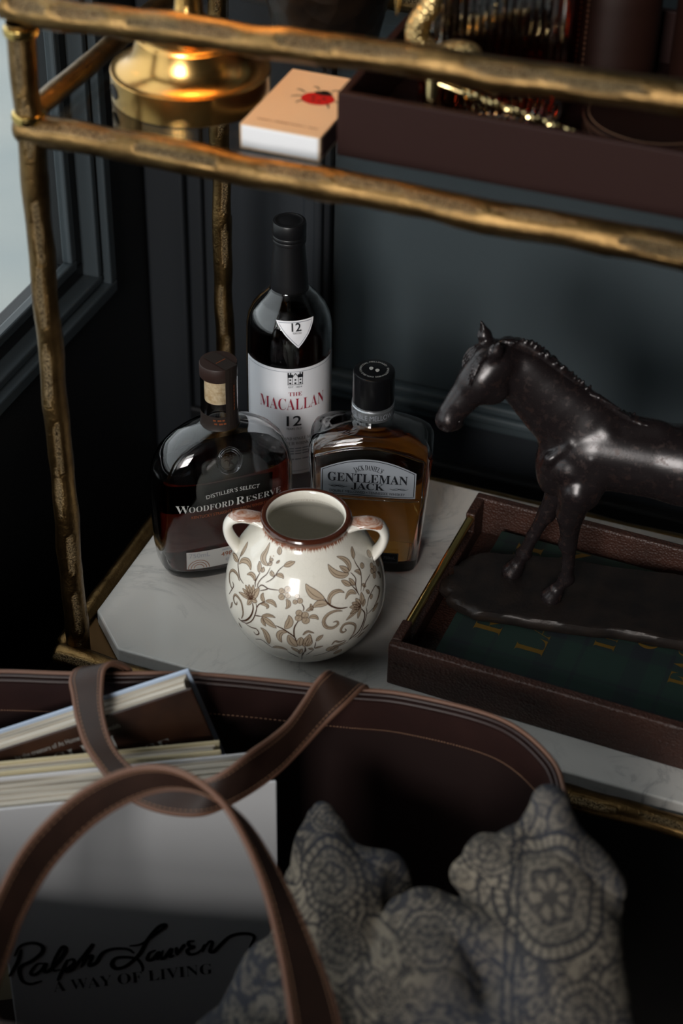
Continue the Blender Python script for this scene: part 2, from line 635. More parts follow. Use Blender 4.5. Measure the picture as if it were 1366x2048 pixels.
def mat_pane():
    """window and shelf glass: clear straight through, mirror-like at a glance"""
    k = NT('pane_glass')
    tr = k.n('ShaderNodeBsdfTransparent'); tr.inputs[0].default_value = (0.93, 0.95, 0.95, 1)
    gl = k.n('ShaderNodeBsdfGlossy'); gl.inputs['Roughness'].default_value = 0.01
    lw = k.n('ShaderNodeLayerWeight'); lw.inputs['Blend'].default_value = 0.5
    fr_ = k.math('ADD', 0.04, k.math('MULTIPLY', 0.96, k.math('POWER', lw.outputs['Facing'], 5.0)))
    mx = k.n('ShaderNodeMixShader')
    k.l(fr_, mx.inputs[0]); k.l(tr.outputs[0], mx.inputs[1]); k.l(gl.outputs[0], mx.inputs[2])
    k.l(mx.outputs[0], k.out.inputs['Surface'])
    MATS['pane_glass'] = k.m
mat_pane()

def mat_liquid(name, col, dens):
    k = NT(name)
    k.set(Base_Color=(1, 1, 1, 1), Roughness=0.0, Transmission_Weight=1.0, IOR=1.33)
    ab = k.n('ShaderNodeVolumeAbsorption')
    ab.inputs['Color'].default_value = col
    ab.inputs['Density'].default_value = dens
    k.l(ab.outputs[0], k.out.inputs['Volume'])
    MATS[name] = k.m
mat_liquid('whisky_amber', (0.95, 0.64, 0.05, 1), 50)
mat_liquid('whisky_dark', (0.62, 0.16, 0.02, 1), 95)
mat_liquid('whisky_brown', (0.80, 0.30, 0.05, 1), 60)

def mat_attr(name, layer, rough, bumpk=None, coat=0.0):
    k = NT(name)
    at = k.n('ShaderNodeVertexColor'); at.layer_name = layer
    k.set(Base_Color=at.outputs['Color'], Roughness=rough, Coat_Weight=coat)
    if bumpk:
        v = k.coord()
        k.bump(k.noise(v, bumpk[0], 3, 0.6), bumpk[1], bumpk[2])
    MATS[name] = k.m
    return k
mat_attr('woven_paisley', 'weave', 0.95, (1400, 0.35, 0.0005))

def mat_statue():
    k = NT('bronze_patina')
    v = k.coord()
    rub = k.ramp(k.noise(v, 150, 6, 0.75, 0.3), [(0.54, (0, 0, 0)), (0.74, (1, 1, 1))])
    low = k.n('ShaderNodeSeparateXYZ'); k.l(v, low.inputs[0])
    c = k.mix(k.math('MULTIPLY', rub, 0.4), lin(34, 28, 29), lin(84, 56, 44))
    k.set(Base_Color=c, Metallic=0.35, Roughness=k.math('ADD', 0.27, k.math('MULTIPLY', rub, 0.28)), Specular_IOR_Level=0.6)
    k.bump(k.noise(v, 420, 4, 0.7), 0.12, 0.0006)
    MATS['bronze_patina'] = k.m
    plain('bronze_base', lin(28, 24, 23), 0.42, 0.3, var=(lin(42, 34, 30), 60), bump=('noise', 260, 0.35, 0.0009))
mat_statue()

def mat_vase():
    k = NT('vase_glaze')
    tc = k.n('ShaderNodeTexCoord')
    v = tc.outputs['Object']
    sep = k.n('ShaderNodeSeparateXYZ'); k.l(v, sep.inputs[0])
    ang = k.math('ARCTAN2', sep.outputs[1], sep.outputs[0])
    cmb = k.n('ShaderNodeCombineXYZ'); k.l(ang, cmb.inputs[0])
    cmb2 = k.n('ShaderNodeCombineXYZ')
    k.l(k.math('MULTIPLY', ang, 1.0), cmb2.inputs[0]); k.l(k.math('MULTIPLY', sep.outputs[2], 18.0), cmb2.inputs[1])
    tooth = k.ramp(k.noise(cmb.outputs[0], 30, 3, 0.8), [(0.32, (0, 0, 0)), (0.68, (1, 1, 1))])
    edge = k.math('SUBTRACT', 0.1302, k.math('MULTIPLY', tooth, 0.0075))       # brush fringe under the rim
    onrim = k.math('GREATER_THAN', sep.outputs[2], edge)
    streak = k.noise(cmb2.outputs[0], 40, 2, 0.6)
    deep = k.ramp(sep.outputs[2], [(0.1262, (0, 0, 0)), (0.1325, (1, 1, 1))])
    brown = k.mix(deep, k.mix(streak, lin(176, 112, 80), lin(118, 66, 44)), lin(70, 34, 22))
    r2 = k.math('ADD', k.math('MULTIPLY', sep.outputs[0], sep.outputs[0]), k.math('MULTIPLY', sep.outputs[1], sep.outputs[1]))
    outer = k.math('GREATER_THAN', r2, 0.0338 ** 2)
    glaze = k.mix(k.noise(v, 30, 3, 0.5), lin(236, 232, 222), lin(228, 222, 208))
    crack = k.voro(v, 190, 'DISTANCE_TO_EDGE')
    glaze = k.mix(k.math('MULTIPLY', k.math('LESS_THAN', crack, 0.018), 0.10), glaze, lin(150, 140, 120))
    k.set(Base_Color=k.mix(k.math('MULTIPLY', onrim, outer), glaze, brown), Roughness=0.12, Coat_Weight=0.3)
    MATS['vase_glaze'] = k.m
    h = NT('handle_glaze')
    tc = h.n('ShaderNodeTexCoord')
    sep = h.n('ShaderNodeSeparateXYZ'); h.l(tc.outputs['Object'], sep.inputs[0])
    nz = h.noise(h.coord((1, 1, 1)), 120, 3, 0.6)
    f = h.math('GREATER_THAN', h.math('ADD', sep.outputs[2], h.math('MULTIPLY', nz, 0.008)), 0.1340)
    f2 = h.math('MULTIPLY', f, h.ramp(h.noise(h.coord((1, 1, 8)), 60, 3, 0.7), [(0.3, (.35, .35, .35)), (0.6, (1, 1, 1))]))
    h.set(Base_Color=h.mix(f2, lin(236, 232, 222), lin(150, 92, 62)), Roughness=0.12, Coat_Weight=0.3)
    MATS['handle_glaze'] = h.m
mat_vase()
plain('vine_fill', lin(182, 163, 140), 0.2, coat=0.3)
plain('vine_line', lin(80, 55, 41), 0.2, coat=0.3)

def mat_pages():
    k = NT('page_paper')
    f = k.noise(k.coord((3, 3, 900)), 1.0, 3, 0.6)
    g = k.noise(k.coord((6, 6, 260)), 1.0, 2, 0.5)
    c = k.mix(k.ramp(f, [(0.35, (0, 0, 0)), (0.65, (1, 1, 1))]), lin(226, 218, 204), lin(176, 166, 150))
    c = k.mix(k.ramp(g, [(0.45, (0, 0, 0)), (0.7, (1, 1, 1))]), c, lin(150, 142, 130))
    k.set(Base_Color=c, Roughness=0.8)
    MATS['page_paper'] = k.m
mat_pages()

# ------------------------------------------------------------------ the room
FZ = -0.24                     # floor level
XL, YB = -0.146, 0.48          # left wall and back wall planes
def struct(name, part, mat, parent=None, label=None, bev=0.0):
    o = mesh(name, part[0], part[1], MATS[mat], parent)
    if parent is None:
        o['kind'] = 'structure'
    if label:
        o['label'] = label
    if bev:
        bevel(o, bev)
    return o
struct('floor', box(XL, -3.7, FZ - 0.05, 3.2, YB, FZ), 'floor_wood', label='very dark wooden floor in shade under the cart')
struct('ceiling', box(XL - 0.1, -3.7, 2.56, 3.2, YB + 0.1, 2.62), 'plaster_dark', label='dark ceiling of the room')
struct('wall_right', box(3.2, -3.7, FZ, 3.3, YB, 2.56), 'plaster_dark', label='dark wall on the far side of the room')
wb = struct('wall_back', box(XL - 0.1, YB, FZ, 3.3, YB + 0.1, 2.56), 'paint_wall', label='blue-grey painted panelled wall behind the cart')
# raised panel moulding on the back wall: each stile and rail stands proud in steps
def bar(name, x0, z0, x1, z1, d, parent, mat='paint_wall', bev=0.003):
    o = struct(name, box(x0, YB - d, z0, x1, YB - 0.0002, z1), mat, parent)
    if bev:
        bevel(o, bev)
    return o
bar('wall_panel', 0.061, 0.013, 1.6, 1.2, 0.003, wb, 'paint_panel', 0)
bar('panel_moulding', 0.030, -0.020, 0.060, 1.2, 0.014, wb)
bar('panel_moulding', 0.044, -0.006, 0.054, 1.2, 0.022, wb, 'paint_corner')
bar('panel_moulding', 0.0602, -0.020, 1.6, 0.012, 0.014, wb, 'paint_panel')
bar('panel_moulding', 0.0602, -0.006, 1.6, 0.004, 0.022, wb, 'paint_panel')
bar('corner_casing', XL + 0.001, FZ + 0.10, XL + 0.045, 2.2, 0.018, wb, 'paint_corner')
bar('corner_casing', XL + 0.0455, FZ + 0.10, XL + 0.062, 2.2, 0.010, wb, 'paint_corner')
struct('baseboard_back', box(XL + 0.0005, YB - 0.016, FZ, 3.2, YB - 0.0003, -0.075), 'paint_dark', label='dark baseboard along the panelled wall', bev=0.003)

# left wall with its low glazed door-window: wall below, beside and above the opening
WY0, WY1, WZ0, WZ1 = -0.75, 0.375, 0.118, 1.95
wl = struct('wall_left', join(box(XL - 0.052, -3.7, FZ - 0.30, XL, YB, WZ0), box(XL - 0.052, -3.7, WZ1, XL, YB, 2.56),
            box(XL - 0.052, WY1, WZ0, XL, YB, WZ1), box(XL - 0.052, -3.7, WZ0, XL, WY0, WZ1)), 'paint_dark',
            label='near-black painted wall around the window')
w1 = tag(empty('window_1', (0, 0, 0)), 'dark framed window with pale daylight, behind the cart post', kind='structure')
def frame(name, x0, x1, inset, wd, mat, parent, bev=0.002):
    a, b, c, d = WY0 + inset, WY1 - inset, WZ0 + inset, WZ1 - inset
    for q in (box(x0, a, c, x1, b, c + wd), box(x0, a, d - wd, x1, b, d),
              box(x0, b - wd, c + wd, x1, b, d - wd), box(x0, a, c + wd, x1, a + wd, d - wd)):
        o = mesh(name, q[0], q[1], MATS[mat], parent)
        bevel(o, bev)
frame('casing', XL - 0.02, XL + 0.008, -0.004, 0.014, 'paint_frame', w1)
frame('casing_step', XL - 0.03, XL + 0.001, 0.014, 0.009, 'paint_frame', w1)
frame('reveal', XL - 0.045, XL - 0.016, 0.023, 0.016, 'paint_dark', w1)
frame('sash', XL - 0.024, XL - 0.013, 0.039, 0.011, 'paint_frame', w1)
mesh('pane', *box(XL - 0.022, WY0 + 0.048, WZ0 + 0.048, XL - 0.018, WY1 - 0.048, WZ1 - 0.048), MATS['pane_glass'], w1)
# paving outside, seen through the glass
gp = struct('ground', box(-9.0, -7.0, FZ - 0.35, XL - 0.001, 6.0, FZ - 0.25), 'paving', label='pale stone paving outside the window')
# front wall behind the viewer with a tall window of six panes
FX0, FX1, FY = -0.14, 0.94, -3.7
struct('wall_front', join(box(XL - 0.1, FY - 0.1, FZ, 3.3, FY, 0.9), box(XL - 0.1, FY - 0.1, 2.5, 3.3, FY, 2.62),
       box(FX1, FY - 0.1, 0.9, 3.3, FY, 2.5), box(XL - 0.1, FY - 0.1, 0.9, FX0, FY, 2.5)), 'plaster_dark', label='dark wall with a tall window, opposite the cart')
w2 = tag(empty('window_2', (0, 0, 0)), 'tall six-pane window in the wall opposite the cart', kind='structure')
for q in (box(FX0, FY - .03, 0.9, FX0 + .04, FY, 2.5), box(FX1 - .04, FY - .03, 0.9, FX1, FY, 2.5), box(FX0, FY - .03, 0.9, FX1, FY, 0.94), box(FX0, FY - .03, 2.46, FX1, FY, 2.5)):
    mesh('window_frame', q[0], q[1], MATS['paint_dark'], w2)
for q in (box(.385, FY - .028, .94, .415, FY - .002, 2.46), box(FX0 + .04, FY - .028, 1.44, FX1 - .04, FY - .002, 1.47), box(FX0 + .04, FY - .028, 1.95, FX1 - .04, FY - .002, 1.98)):
    mesh('glazing_bar', q[0], q[1], MATS['paint_dark'], w2)
# unseen block added before the cart to keep window light off the bag
struct('shade_block', box(XL, -0.82, FZ, 0.46, -0.72, 0.275), 'paint_dark', label='low dark block added out of view to shade the bag')

# ------------------------------------------------------------------ the bar cart
CW, CD = 0.74, 0.335
ZS = 0.4875                    # top of the glass shelf
cart = tag(empty('bar_cart', (0, 0, FZ)), 'hammered antique brass bar cart with glass top shelf and marble lower shelf', 'bar cart')
def put(o):                    # keep world coordinates under the cart's empty
    o.location = (0, 0, -FZ)
    return o
def forged(name, pts, r, seed, res=0.002, seg=28, look=(0.3, -0.7, 0.6), dents=True, label=None, ends=True):
    """hand-beaten bar: wavering tube with long hollowed dents"""
    rng = np.random.RandomState(seed)
    P = np.asarray(pts, float)
    L = np.linalg.norm(np.diff(P, axis=0), axis=1).sum()
    n = int(L / res)
    Q = spline(P, n) if len(P) > 2 else P[0] + (P[1] - P[0]) * np.linspace(0, 1, n)[:, None]
    s = np.linspace(0, L, n)
    T = (P[-1] - P[0]) / np.linalg.norm(P[-1] - P[0])
    u = np.array([0, 0, 1.0]) if abs(T[2]) < 0.9 else np.array([1.0, 0, 0])
    N = u - T * (T @ u); N /= np.linalg.norm(N)
    Bn = np.cross(T, N)
    wob = sum(np.sin(s * f + p) * a for f, p, a in zip((38, 71, 120), rng.rand(3) * 6, (.0006, .0004, .0002)))
    wob2 = sum(np.sin(s * f + p) * a for f, p, a in zip((33, 64, 110), rng.rand(3) * 6, (.0006, .0004, .0002)))
    Q = Q + (N * wob[:, None] + Bn * wob2[:, None]) * (1.0 if dents else 0.25)
    ang = np.linspace(0, 2 * PI, seg, endpoint=False)
    R = np.full((n, seg), r) * (1 + (0.03 if dents else .01) * np.sin(s * 55 + rng.rand() * 6) + 0.018 * np.sin(s * 130 + rng.rand() * 6))[:, None]
    D = np.zeros((n, seg))
    if dents:
        l = np.asarray(look, float)
        a0 = math.atan2(l @ Bn, l @ N)
        pos = 0.02
        while pos < L:
            ln = rng.uniform(0.020, 0.034)
            for da in (rng.uniform(-.45, .45), rng.uniform(1.4, 2.2), rng.uniform(3.3, 4.6)):
                c = pos + rng.uniform(-.012, .012)
                hw = rng.uniform(.30, .46)
                x = (s - c) / ln
                y = (ang - (a0 + da) + PI) % (2 * PI) - PI
                sp = np.clip(1 - x ** 2, 0, 1)[:, None]
                q = np.clip(1 - (y[None, :] / (hw * np.sqrt(sp) + 1e-6)) ** 2, 0, 1) * (sp > 0)
                D = np.maximum(D, np.clip(q * 2.2, 0, 1))
            pos += ln * 2 + rng.uniform(.004, .016)
        R = R - 0.0016 * D
    if ends:                   # rounded blunt ends
        e = np.clip(np.minimum(s, L - s) / (r * .7), 0, 1)
        R = R * np.sqrt(np.clip(1 - (1 - e) ** 2, 0.0004, 1))[:, None]
    V, Fc = [], []
    V = Q[:, None, :] + (N[None, None, :] * np.cos(ang)[None, :, None] + Bn[None, None, :] * np.sin(ang)[None, :, None]) * R[:, :, None]
    i, j = np.meshgrid(np.arange(n - 1), np.arange(seg), indexing='ij')
    k = (j + 1) % seg
    Qd = np.stack([i * seg + j, i * seg + k, (i + 1) * seg + k, (i + 1) * seg + j], -1).reshape(-1, 4)
    o = fast_mesh(name, V.reshape(-1, 3), Qd, MATS['forged_brass'], cart, {'dent': np.repeat(D.reshape(-1, 1), 3, 1)})
    if label:
        o['label'] = label
    return put(o)
# shelf level
ZM = 0.488
forged('shelf_rail', [(-0.013, 0, ZM), (CW + 0.013, 0, ZM)], 0.0118, 3)
forged('shelf_rail', [(-0.013, CD, ZM), (CW + 0.013, CD, ZM)], 0.0105, 4, res=.004, seg=16)
forged('shelf_rail', [(0, 0.004, 0.4985), (0, CD - 0.004, 0.4985)], 0.0082, 5, dents=False, res=.004, seg=18)
forged('shelf_rail', [(CW, 0.004, 0.4985), (CW, CD - 0.004, 0.4985)], 0.0082, 6, dents=False, res=.004, seg=18)
# gallery rail above
tz = [(-0.012, .5785), (0.0, .5785), (.06, .5795), (.12, .5815), (.18, .5842), (.24, .5865), (.32, .589), (.40, .5915), (.48, .5945), (.6, .597), (CW, .599), (CW + .012, .599)]
forged('gallery_rail', [(x, 0, z) for x, z in tz], 0.0112, 7)
forged('gallery_rail', [(-0.012, CD, .5785), (CW + 0.012, CD, .599)], 0.0105, 8, res=.004, seg=16)
forged('gallery_rail', [(0, 0.006, .5795), (0, CD - 0.006, .5795)], 0.0095, 9, dents=False, res=.004, seg=16)
forged('gallery_rail', [(CW, 0.006, .599), (CW, CD - 0.006, .599)], 0.0095, 10, dents=False, res=.004, seg=16)
# lower frame under the marble
ZF, FO = -0.0165, 0.0138
forged('frame_rail', [(-0.018, -FO, ZF), (CW + 0.018, -FO, ZF)], 0.0100, 11)
forged('frame_rail', [(-0.018, CD + FO, ZF), (CW + 0.018, CD + FO, ZF)], 0.0100, 12, res=.004, seg=16)
forged('frame_rail', [(-FO, -0.006, ZF), (-FO, CD + 0.006, ZF)], 0.0090, 13, dents=False, res=.004, seg=16)
forged('frame_rail', [(CW + FO, -0.006, ZF), (CW + FO, CD + 0.006, ZF)], 0.0090, 14, dents=False, res=.004, seg=16)
sd = 20
for px, py in ((0, 0), (0, CD), (CW, 0), (CW, CD)):
    sd += 1
    front = py == 0
    zt = .568 if px == 0 else .588
    forged('post', [(px, py, FZ + 0.02), (px, py, zt)], 0.0104 if px == 0 and front else 0.0092, sd, res=.002 if px == 0 else .004, seg=24 if px == 0 else 14, look=(.4, -.9, .0), ends=False)
    for z0 in (ZM + .0095, zt - .006):
        pr = [(.0095, -.004), (.0122, -.003), (.0130, 0), (.0122, .003), (.0095, .004)]
        v, f = lathe(pr, 28)
        o = mesh('collar', [(x + px, y + py, z + z0) for x, y, z in v], f, MATS['brass_polished'], cart, True)
        put(o)
    v, f = lathe([(0.0, FZ), (.013, FZ), (.015, FZ + .004), (.015, FZ + .014), (.011, FZ + .022), (0.0, FZ + .022)], 24)
    put(mesh('foot', [(x + px, y + py, z) for x, y, z in v], f, MATS['brass_polished'], cart, True))
ch = 0.040
def oct_(x0, y0, x1, y1, c):
    return [(x0 + c, y0), (x1 - c, y0), (x1, y0 + c), (x1, y1 - c), (x1 - c, y1), (x0 + c, y1), (x0, y1 - c), (x0, y0 + c)]
o = mesh('marble_shelf', *prism(oct_(0.001, -0.004, CW - 0.001, CD + 0.003, ch), -0.0155, 0.0), MATS['marble'], cart)
o['label'] = 'white marble shelf slab with soft grey veins and cut corners'
bevel(o, 0.002, 3); put(o)
o = mesh('glass_shelf', *prism(oct_(0.006, 0.011, CW - 0.006, CD - 0.011, 0.012), ZS - 0.006, ZS), MATS['pane_glass'], cart)
o['label'] = 'clear glass shelf inside the brass rails'
put(o)
for px, py in ((0.024, 0.024), (CW - .024, .024), (.024, CD - .024), (CW - .024, CD - .024)):
    v, f = lathe([(0, -.0105), (.006, -.0105), (.007, -.0095), (.007, -.0065), (0, -.0065)], 20)
    put(mesh('shelf_pad', [(x + px, y + py, z + ZS) for x, y, z in v], f, MATS['clear_plastic'], cart, True))
for sx, sy in ((1, 1), (-1, 1), (1, -1), (-1, -1)):
    bx_, by_ = (0 if sx > 0 else CW), (0 if sy > 0 else CD)
    pts = [(bx_ - sx * .010, by_ - sy * .012), (bx_ + sx * .052, by_ - sy * .012), (bx_ - sx * .010, by_ + sy * .050)]
    if sx * sy < 0:
        pts = pts[::-1]
    put(bevel(mesh('corner_plate', *prism(pts, -0.0220, -0.0160), MATS['brass_dark'], cart), .001))

# ------------------------------------------------------------------ things on the glass shelf
def rot_z(part, a, loc=(0, 0, 0)):
    return xf(part, Matrix.Translation(loc) @ Matrix.Rotation(a, 4, 'Z'))

# --- brass table lamp (its shade is above the picture)
lamp = tag(empty('table_lamp', (0.083, 0.099, ZS)), 'brushed gold round lamp base on the glass shelf beside the matchbox', 'lamp')
LP = [(0, 0), (.0590, 0), (.0598, .0008), (.0598, .0212), (.0592, .0218), (.0565, .0220), (.0545, .0226), (.0500, .0246), (.0455, .0290), (.0425, .0350), (.0408, .0410), (.0400, .0452),
      (.0392, .0456), (.0386, .0472), (.0370, .0480), (.0300, .0489), (.0246, .0498), (.0240, .0515), (.0226, .0523), (.0155, .0560), (.0108, .0640), (.0090, .0850)]
mesh('base', *lathe(LP, 96), MATS['brass_bright'], lamp, True)
mesh('stem', *lathe([(.0090, .0845), (.007, .10), (.007, .30), (.0, .30)], 24), MATS['brass_bright'], lamp, True)
sh = plain('shade_linen', lin(236, 214, 176), 0.8)
mesh('lamp_shade', *lathe([(.075, .235), (.045, .345), (.043, .345), (.073, .235), (.075, .235)], 48), sh, lamp, True)
k = NT('warm_bulb'); k.set(Emission_Color=(1.0, 0.55, 0.18, 1), Emission_Strength=32.0, Base_Color=(1, .8, .5, 1)); MATS['warm_bulb'] = k.m
mesh('bulb', *lathe([(0, .2), (.008, .203), (.014, .212), (.016, .224), (.013, .238), (.009, .25), (.009, .30)], 24), MATS['warm_bulb'], lamp, True)
bt = [(0.0062 * math.cos(a) * 1.35, 0.0055 * math.sin(a)) for a in np.linspace(0, 2 * PI, 28, endpoint=False)]
a0 = math.radians(-137)
Rl = 0.0598
V = [((Rl + 0.0004) * math.cos(a0 + x / Rl), (Rl + 0.0004) * math.sin(a0 + x / Rl), 0.0112 + z) for x, z in bt]
V += [((Rl + 0.0010) * math.cos(a0 + x * .8 / Rl), (Rl + 0.0010) * math.sin(a0 + x * .8 / Rl), 0.0112 + z * .8) for x, z in bt]
V += [((Rl + 0.0006) * math.cos(a0 + x * .45 / Rl), (Rl + 0.0006) * math.sin(a0 + x * .45 / Rl), 0.0112 + z * .45) for x, z in bt]
nb = len(bt)
Fb = [(i, (i + 1) % nb, nb + (i + 1) % nb, nb + i) for i in range(nb)] + [(nb + i, nb + (i + 1) % nb, 2 * nb + (i + 1) % nb, 2 * nb + i) for i in range(nb)] + [tuple(range(2 * nb, 3 * nb))]
mesh('switch', V, Fb, MATS['rubber'], lamp, True)['label'] = 'black oval switch on the rim'

# --- dark bucket behind
bk = tag(empty('ice_bucket', (0.137, 0.243, ZS)), 'dark bronze hammered bucket behind the matchbox', 'bucket')
BP = [(0, 0), (.0415, 0), (.0425, .001), (.043, .004), (.050, .035), (.0565, .075), (.061, .12), (.064, .165), (.0655, .168), (.0655, .172), (.062, .172), (.061, .165), (.058, .12), (.053, .075), (.046, .035), (.038, .006), (0, .006)]
mesh('body', *lathe(BP, 72), MATS['bronze_bucket'], bk, True)
mesh('rim_ring', *lathe([(.0645, .158), (.0672, .160), (.0672, .164), (.0645, .166)], 64), MATS['brass_polished'], bk, True)

# --- matchbox
mb = tag(empty('matchbox', (0.182, 0.0815, ZS)), 'peach matchbox with a red ladybird print and white end', 'matchbox')
hw, hd, hh = 0.0302, 0.0505, 0.0185
o = mesh('sleeve', *join(box(-hw, -hd, 0, hw, hd, .0007), box(-hw, -hd, hh - .0007, hw, hd, hh), box(-hw, -hd, .0007, -hw + .0007, hd, hh - .0007), box(hw - .0007, -hd, .0007, hw, hd, hh - .0007)), MATS['box_card'], mb)
o = mesh('inner_tray', *box(-hw + .0008, -hd - .0006, .0008, hw - .0008, hd + .0006, hh - .0008), MATS['box_end'], mb); bevel(o, .0012, 2)
mesh('striker', *box(hw, -hd + .004, .002, hw + .0004, hd - .004, hh - .002), MATS['box_striker'], mb)
mesh('striker', *box(-hw - .0004, -hd + .004, .002, -hw, hd - .004, hh - .002), MATS['box_striker'], mb)
top = lambda x, y: (x, y, hh + .0002)
def blob(cx, cy, rx, ry, n=32, z=0.0):
    v = [(cx + rx * math.cos(a), cy + ry * math.sin(a), 0) for a in np.linspace(0, 2 * PI, n, endpoint=False)]
    return v, [tuple(range(n))]
def patch_(x0, x1, y0, y1):
    return [(x0, y0, 0), (x1, y0, 0), (x1, y1, 0), (x0, y1, 0)], [(0, 1, 2, 3)]
lady = [blob(.0060, .0085, .0125, .0105)]
bug = mesh('ladybird_print', *place(join(*lady), top), MATS['print_red'], mb); bug['label'] = 'printed red ladybird'
legs = [blob(.0068, .0180, .0068, .0034), blob(.0072, .0208, .0036, .0022)]
for s in (-1, 1):
    for p in ([(.012, .012), (.0175, .0150), (.0205, .0148)], [(.012, .006), (.0170, .0040), (.0200, .0020)], [(.008, .0), (.0115, -.0035), (.0125, -.0070)], [(.0045, .020), (.0075, .0235), (.0105, .0232)]):
        legs.append(ribbon2d([(.0062 + s * x, y + .003) for x, y in p], .0013, 8))
for x, y, r in ((.002, .010, .0016), (.0105, .0095, .0016), (.004, .0045, .0014), (.0085, .0045, .0014)):
    legs.append(blob(x, y, r, r * .8, 12))
top2 = lambda x, y: (x, y, hh + .00035)
mesh('ladybird_legs', *place(join(*legs), top2), MATS['print_dark'], bug)
ln_ = [patch_(x0, x1, y, y + h) for x0, x1, y, h in ((-.022, -.0125, -.0388, .0011), (-.0115, -.0095, -.0389, .0008), (-.0085, .0020, -.0388, .0013), (.0030, .0120, -.0387, .0011), (.0130, .0150, -.0389, .0008), (.0165, .0240, -.0388, .0011))]
mesh('print_line', *place(join(*ln_), top), MATS['print_brown'], mb)
# --- twisted white cord lying behind the matchbox
ct = np.linspace(0, 1, 90)
base_ = np.array([[.1452, .104, 0], [.1445, .118, 0], [.1462, .134, 0], [.150, .146, 0], [.158, .150, 0]])
cp = spline(base_, 90)
parts = []
for ph in (0, PI):
    q = cp.copy()
    q[:, 0] += .0016 * np.cos(ct * 52 + ph); q[:, 2] += ZS + .0028 + .0016 * np.sin(ct * 52 + ph)
    parts.append(tube(q, .0012, 8))
cd_ = mesh('twisted_cord', *join(*parts), MATS['cotton_white'], None, True)
tag(cd_, 'short twisted white cord tucked behind the matchbox', 'cord')

# --- brown leather tray on the glass shelf
ut = tag(empty('serving_tray', (0.219, 0.046, ZS)), 'smooth dark brown leather tray on the glass shelf', 'tray')
UL, UD, UH, ut_t = 0.42, 0.242, 0.0475, 0.0065
o = mesh('tray_bottom', *box(.0005, .0005, 0, UL - .0005, UD - .0005, .006), MATS['leather_upper'], ut)
for q in (box(0, 0, 0, UL, ut_t, UH), box(0, UD - ut_t, 0, UL, UD, UH), box(0, ut_t, 0, ut_t, UD - ut_t, UH), box(UL - ut_t, ut_t, 0, UL, UD - ut_t, UH)):
    bevel(mesh('tray_side', q[0], q[1], MATS['leather_upper'], ut), .0012, 2)
UZ = ZS + 0.0062

# --- ribbed decanter
def decanter():
    t = tag(empty('decanter', (0.297, 0.158, UZ), math.radians(18)), 'ribbed square glass decanter of amber spirit in the leather tray', 'decanter')
    def ring(h, z, rib):
        pts = []
        per = 16
        for sx, sy, ex, ey in ((-1, -1, 1, -1), (1, -1, 1, 1), (1, 1, -1, 1), (-1, 1, -1, -1)):
            for i in range(per * 4):
                f = i / (per * 4)
                x, y = sx + (ex - sx) * f, sy + (ey - sy) * f
                nx, ny = (sx + ex) / 2, (sy + ey) / 2
                r = rib * (0.5 - 0.5 * math.cos(2 * PI * f * per)) * (1 if .06 < f < .94 else 0)
                c = 0.93 + .07 * (abs(f - .5) < .47)
                pts.append((x * h * c + nx * r, y * h * c + ny * r, z))
        return pts
    lev = [(.030, .0, 0), (.044, .001, 0), (.048, .006, .0022), (.050, .02, .0026), (.050, .045, .0026), (.050, .052, .0004), (.050, .066, .0004), (.050, .072, .0026), (.050, .125, .0026), (.047, .135, .0003), (.03, .148, 0), (.018, .155, 0), (.018, .175, 0)]
    rows = [ring(*l) for l in lev]
    n = len(rows[0])
    inner = [[(x * .86, y * .86, max(z, .012)) for x, y, z in r] for r in rows[1:]]
    allr = rows + inner[::-1]
    V = [p for r in allr for p in r]
    Fc = []
    for j in range(len(allr) - 1):
        for i in range(n):
            Fc.append((j * n + i, j * n + (i + 1) % n, (j + 1) * n + (i + 1) % n, (j + 1) * n + i))
    Fc.append(tuple(range(n - 1, -1, -1)))
    Fc.append(tuple(range((len(allr) - 1) * n, len(allr) * n)))
    mesh('glass_body', V, Fc, MATS['ribbed_glass'], t, True)
    s = .040
    sq = [(-s, -s), (s, -s), (s, s), (-s, s)]
    o = mesh('spirit', *prism(sq, .0135, .115), MATS['whisky_brown'], t); bevel(o, .006, 3)
    st = mesh('stopper', *lathe([(0, .158), (.0145, .158), (.0155, .176), (.022, .178), (.024, .19), (.022, .21), (.012, .22), (0, .222)], 32), MATS['ribbed_glass'], t, True)
decanter()

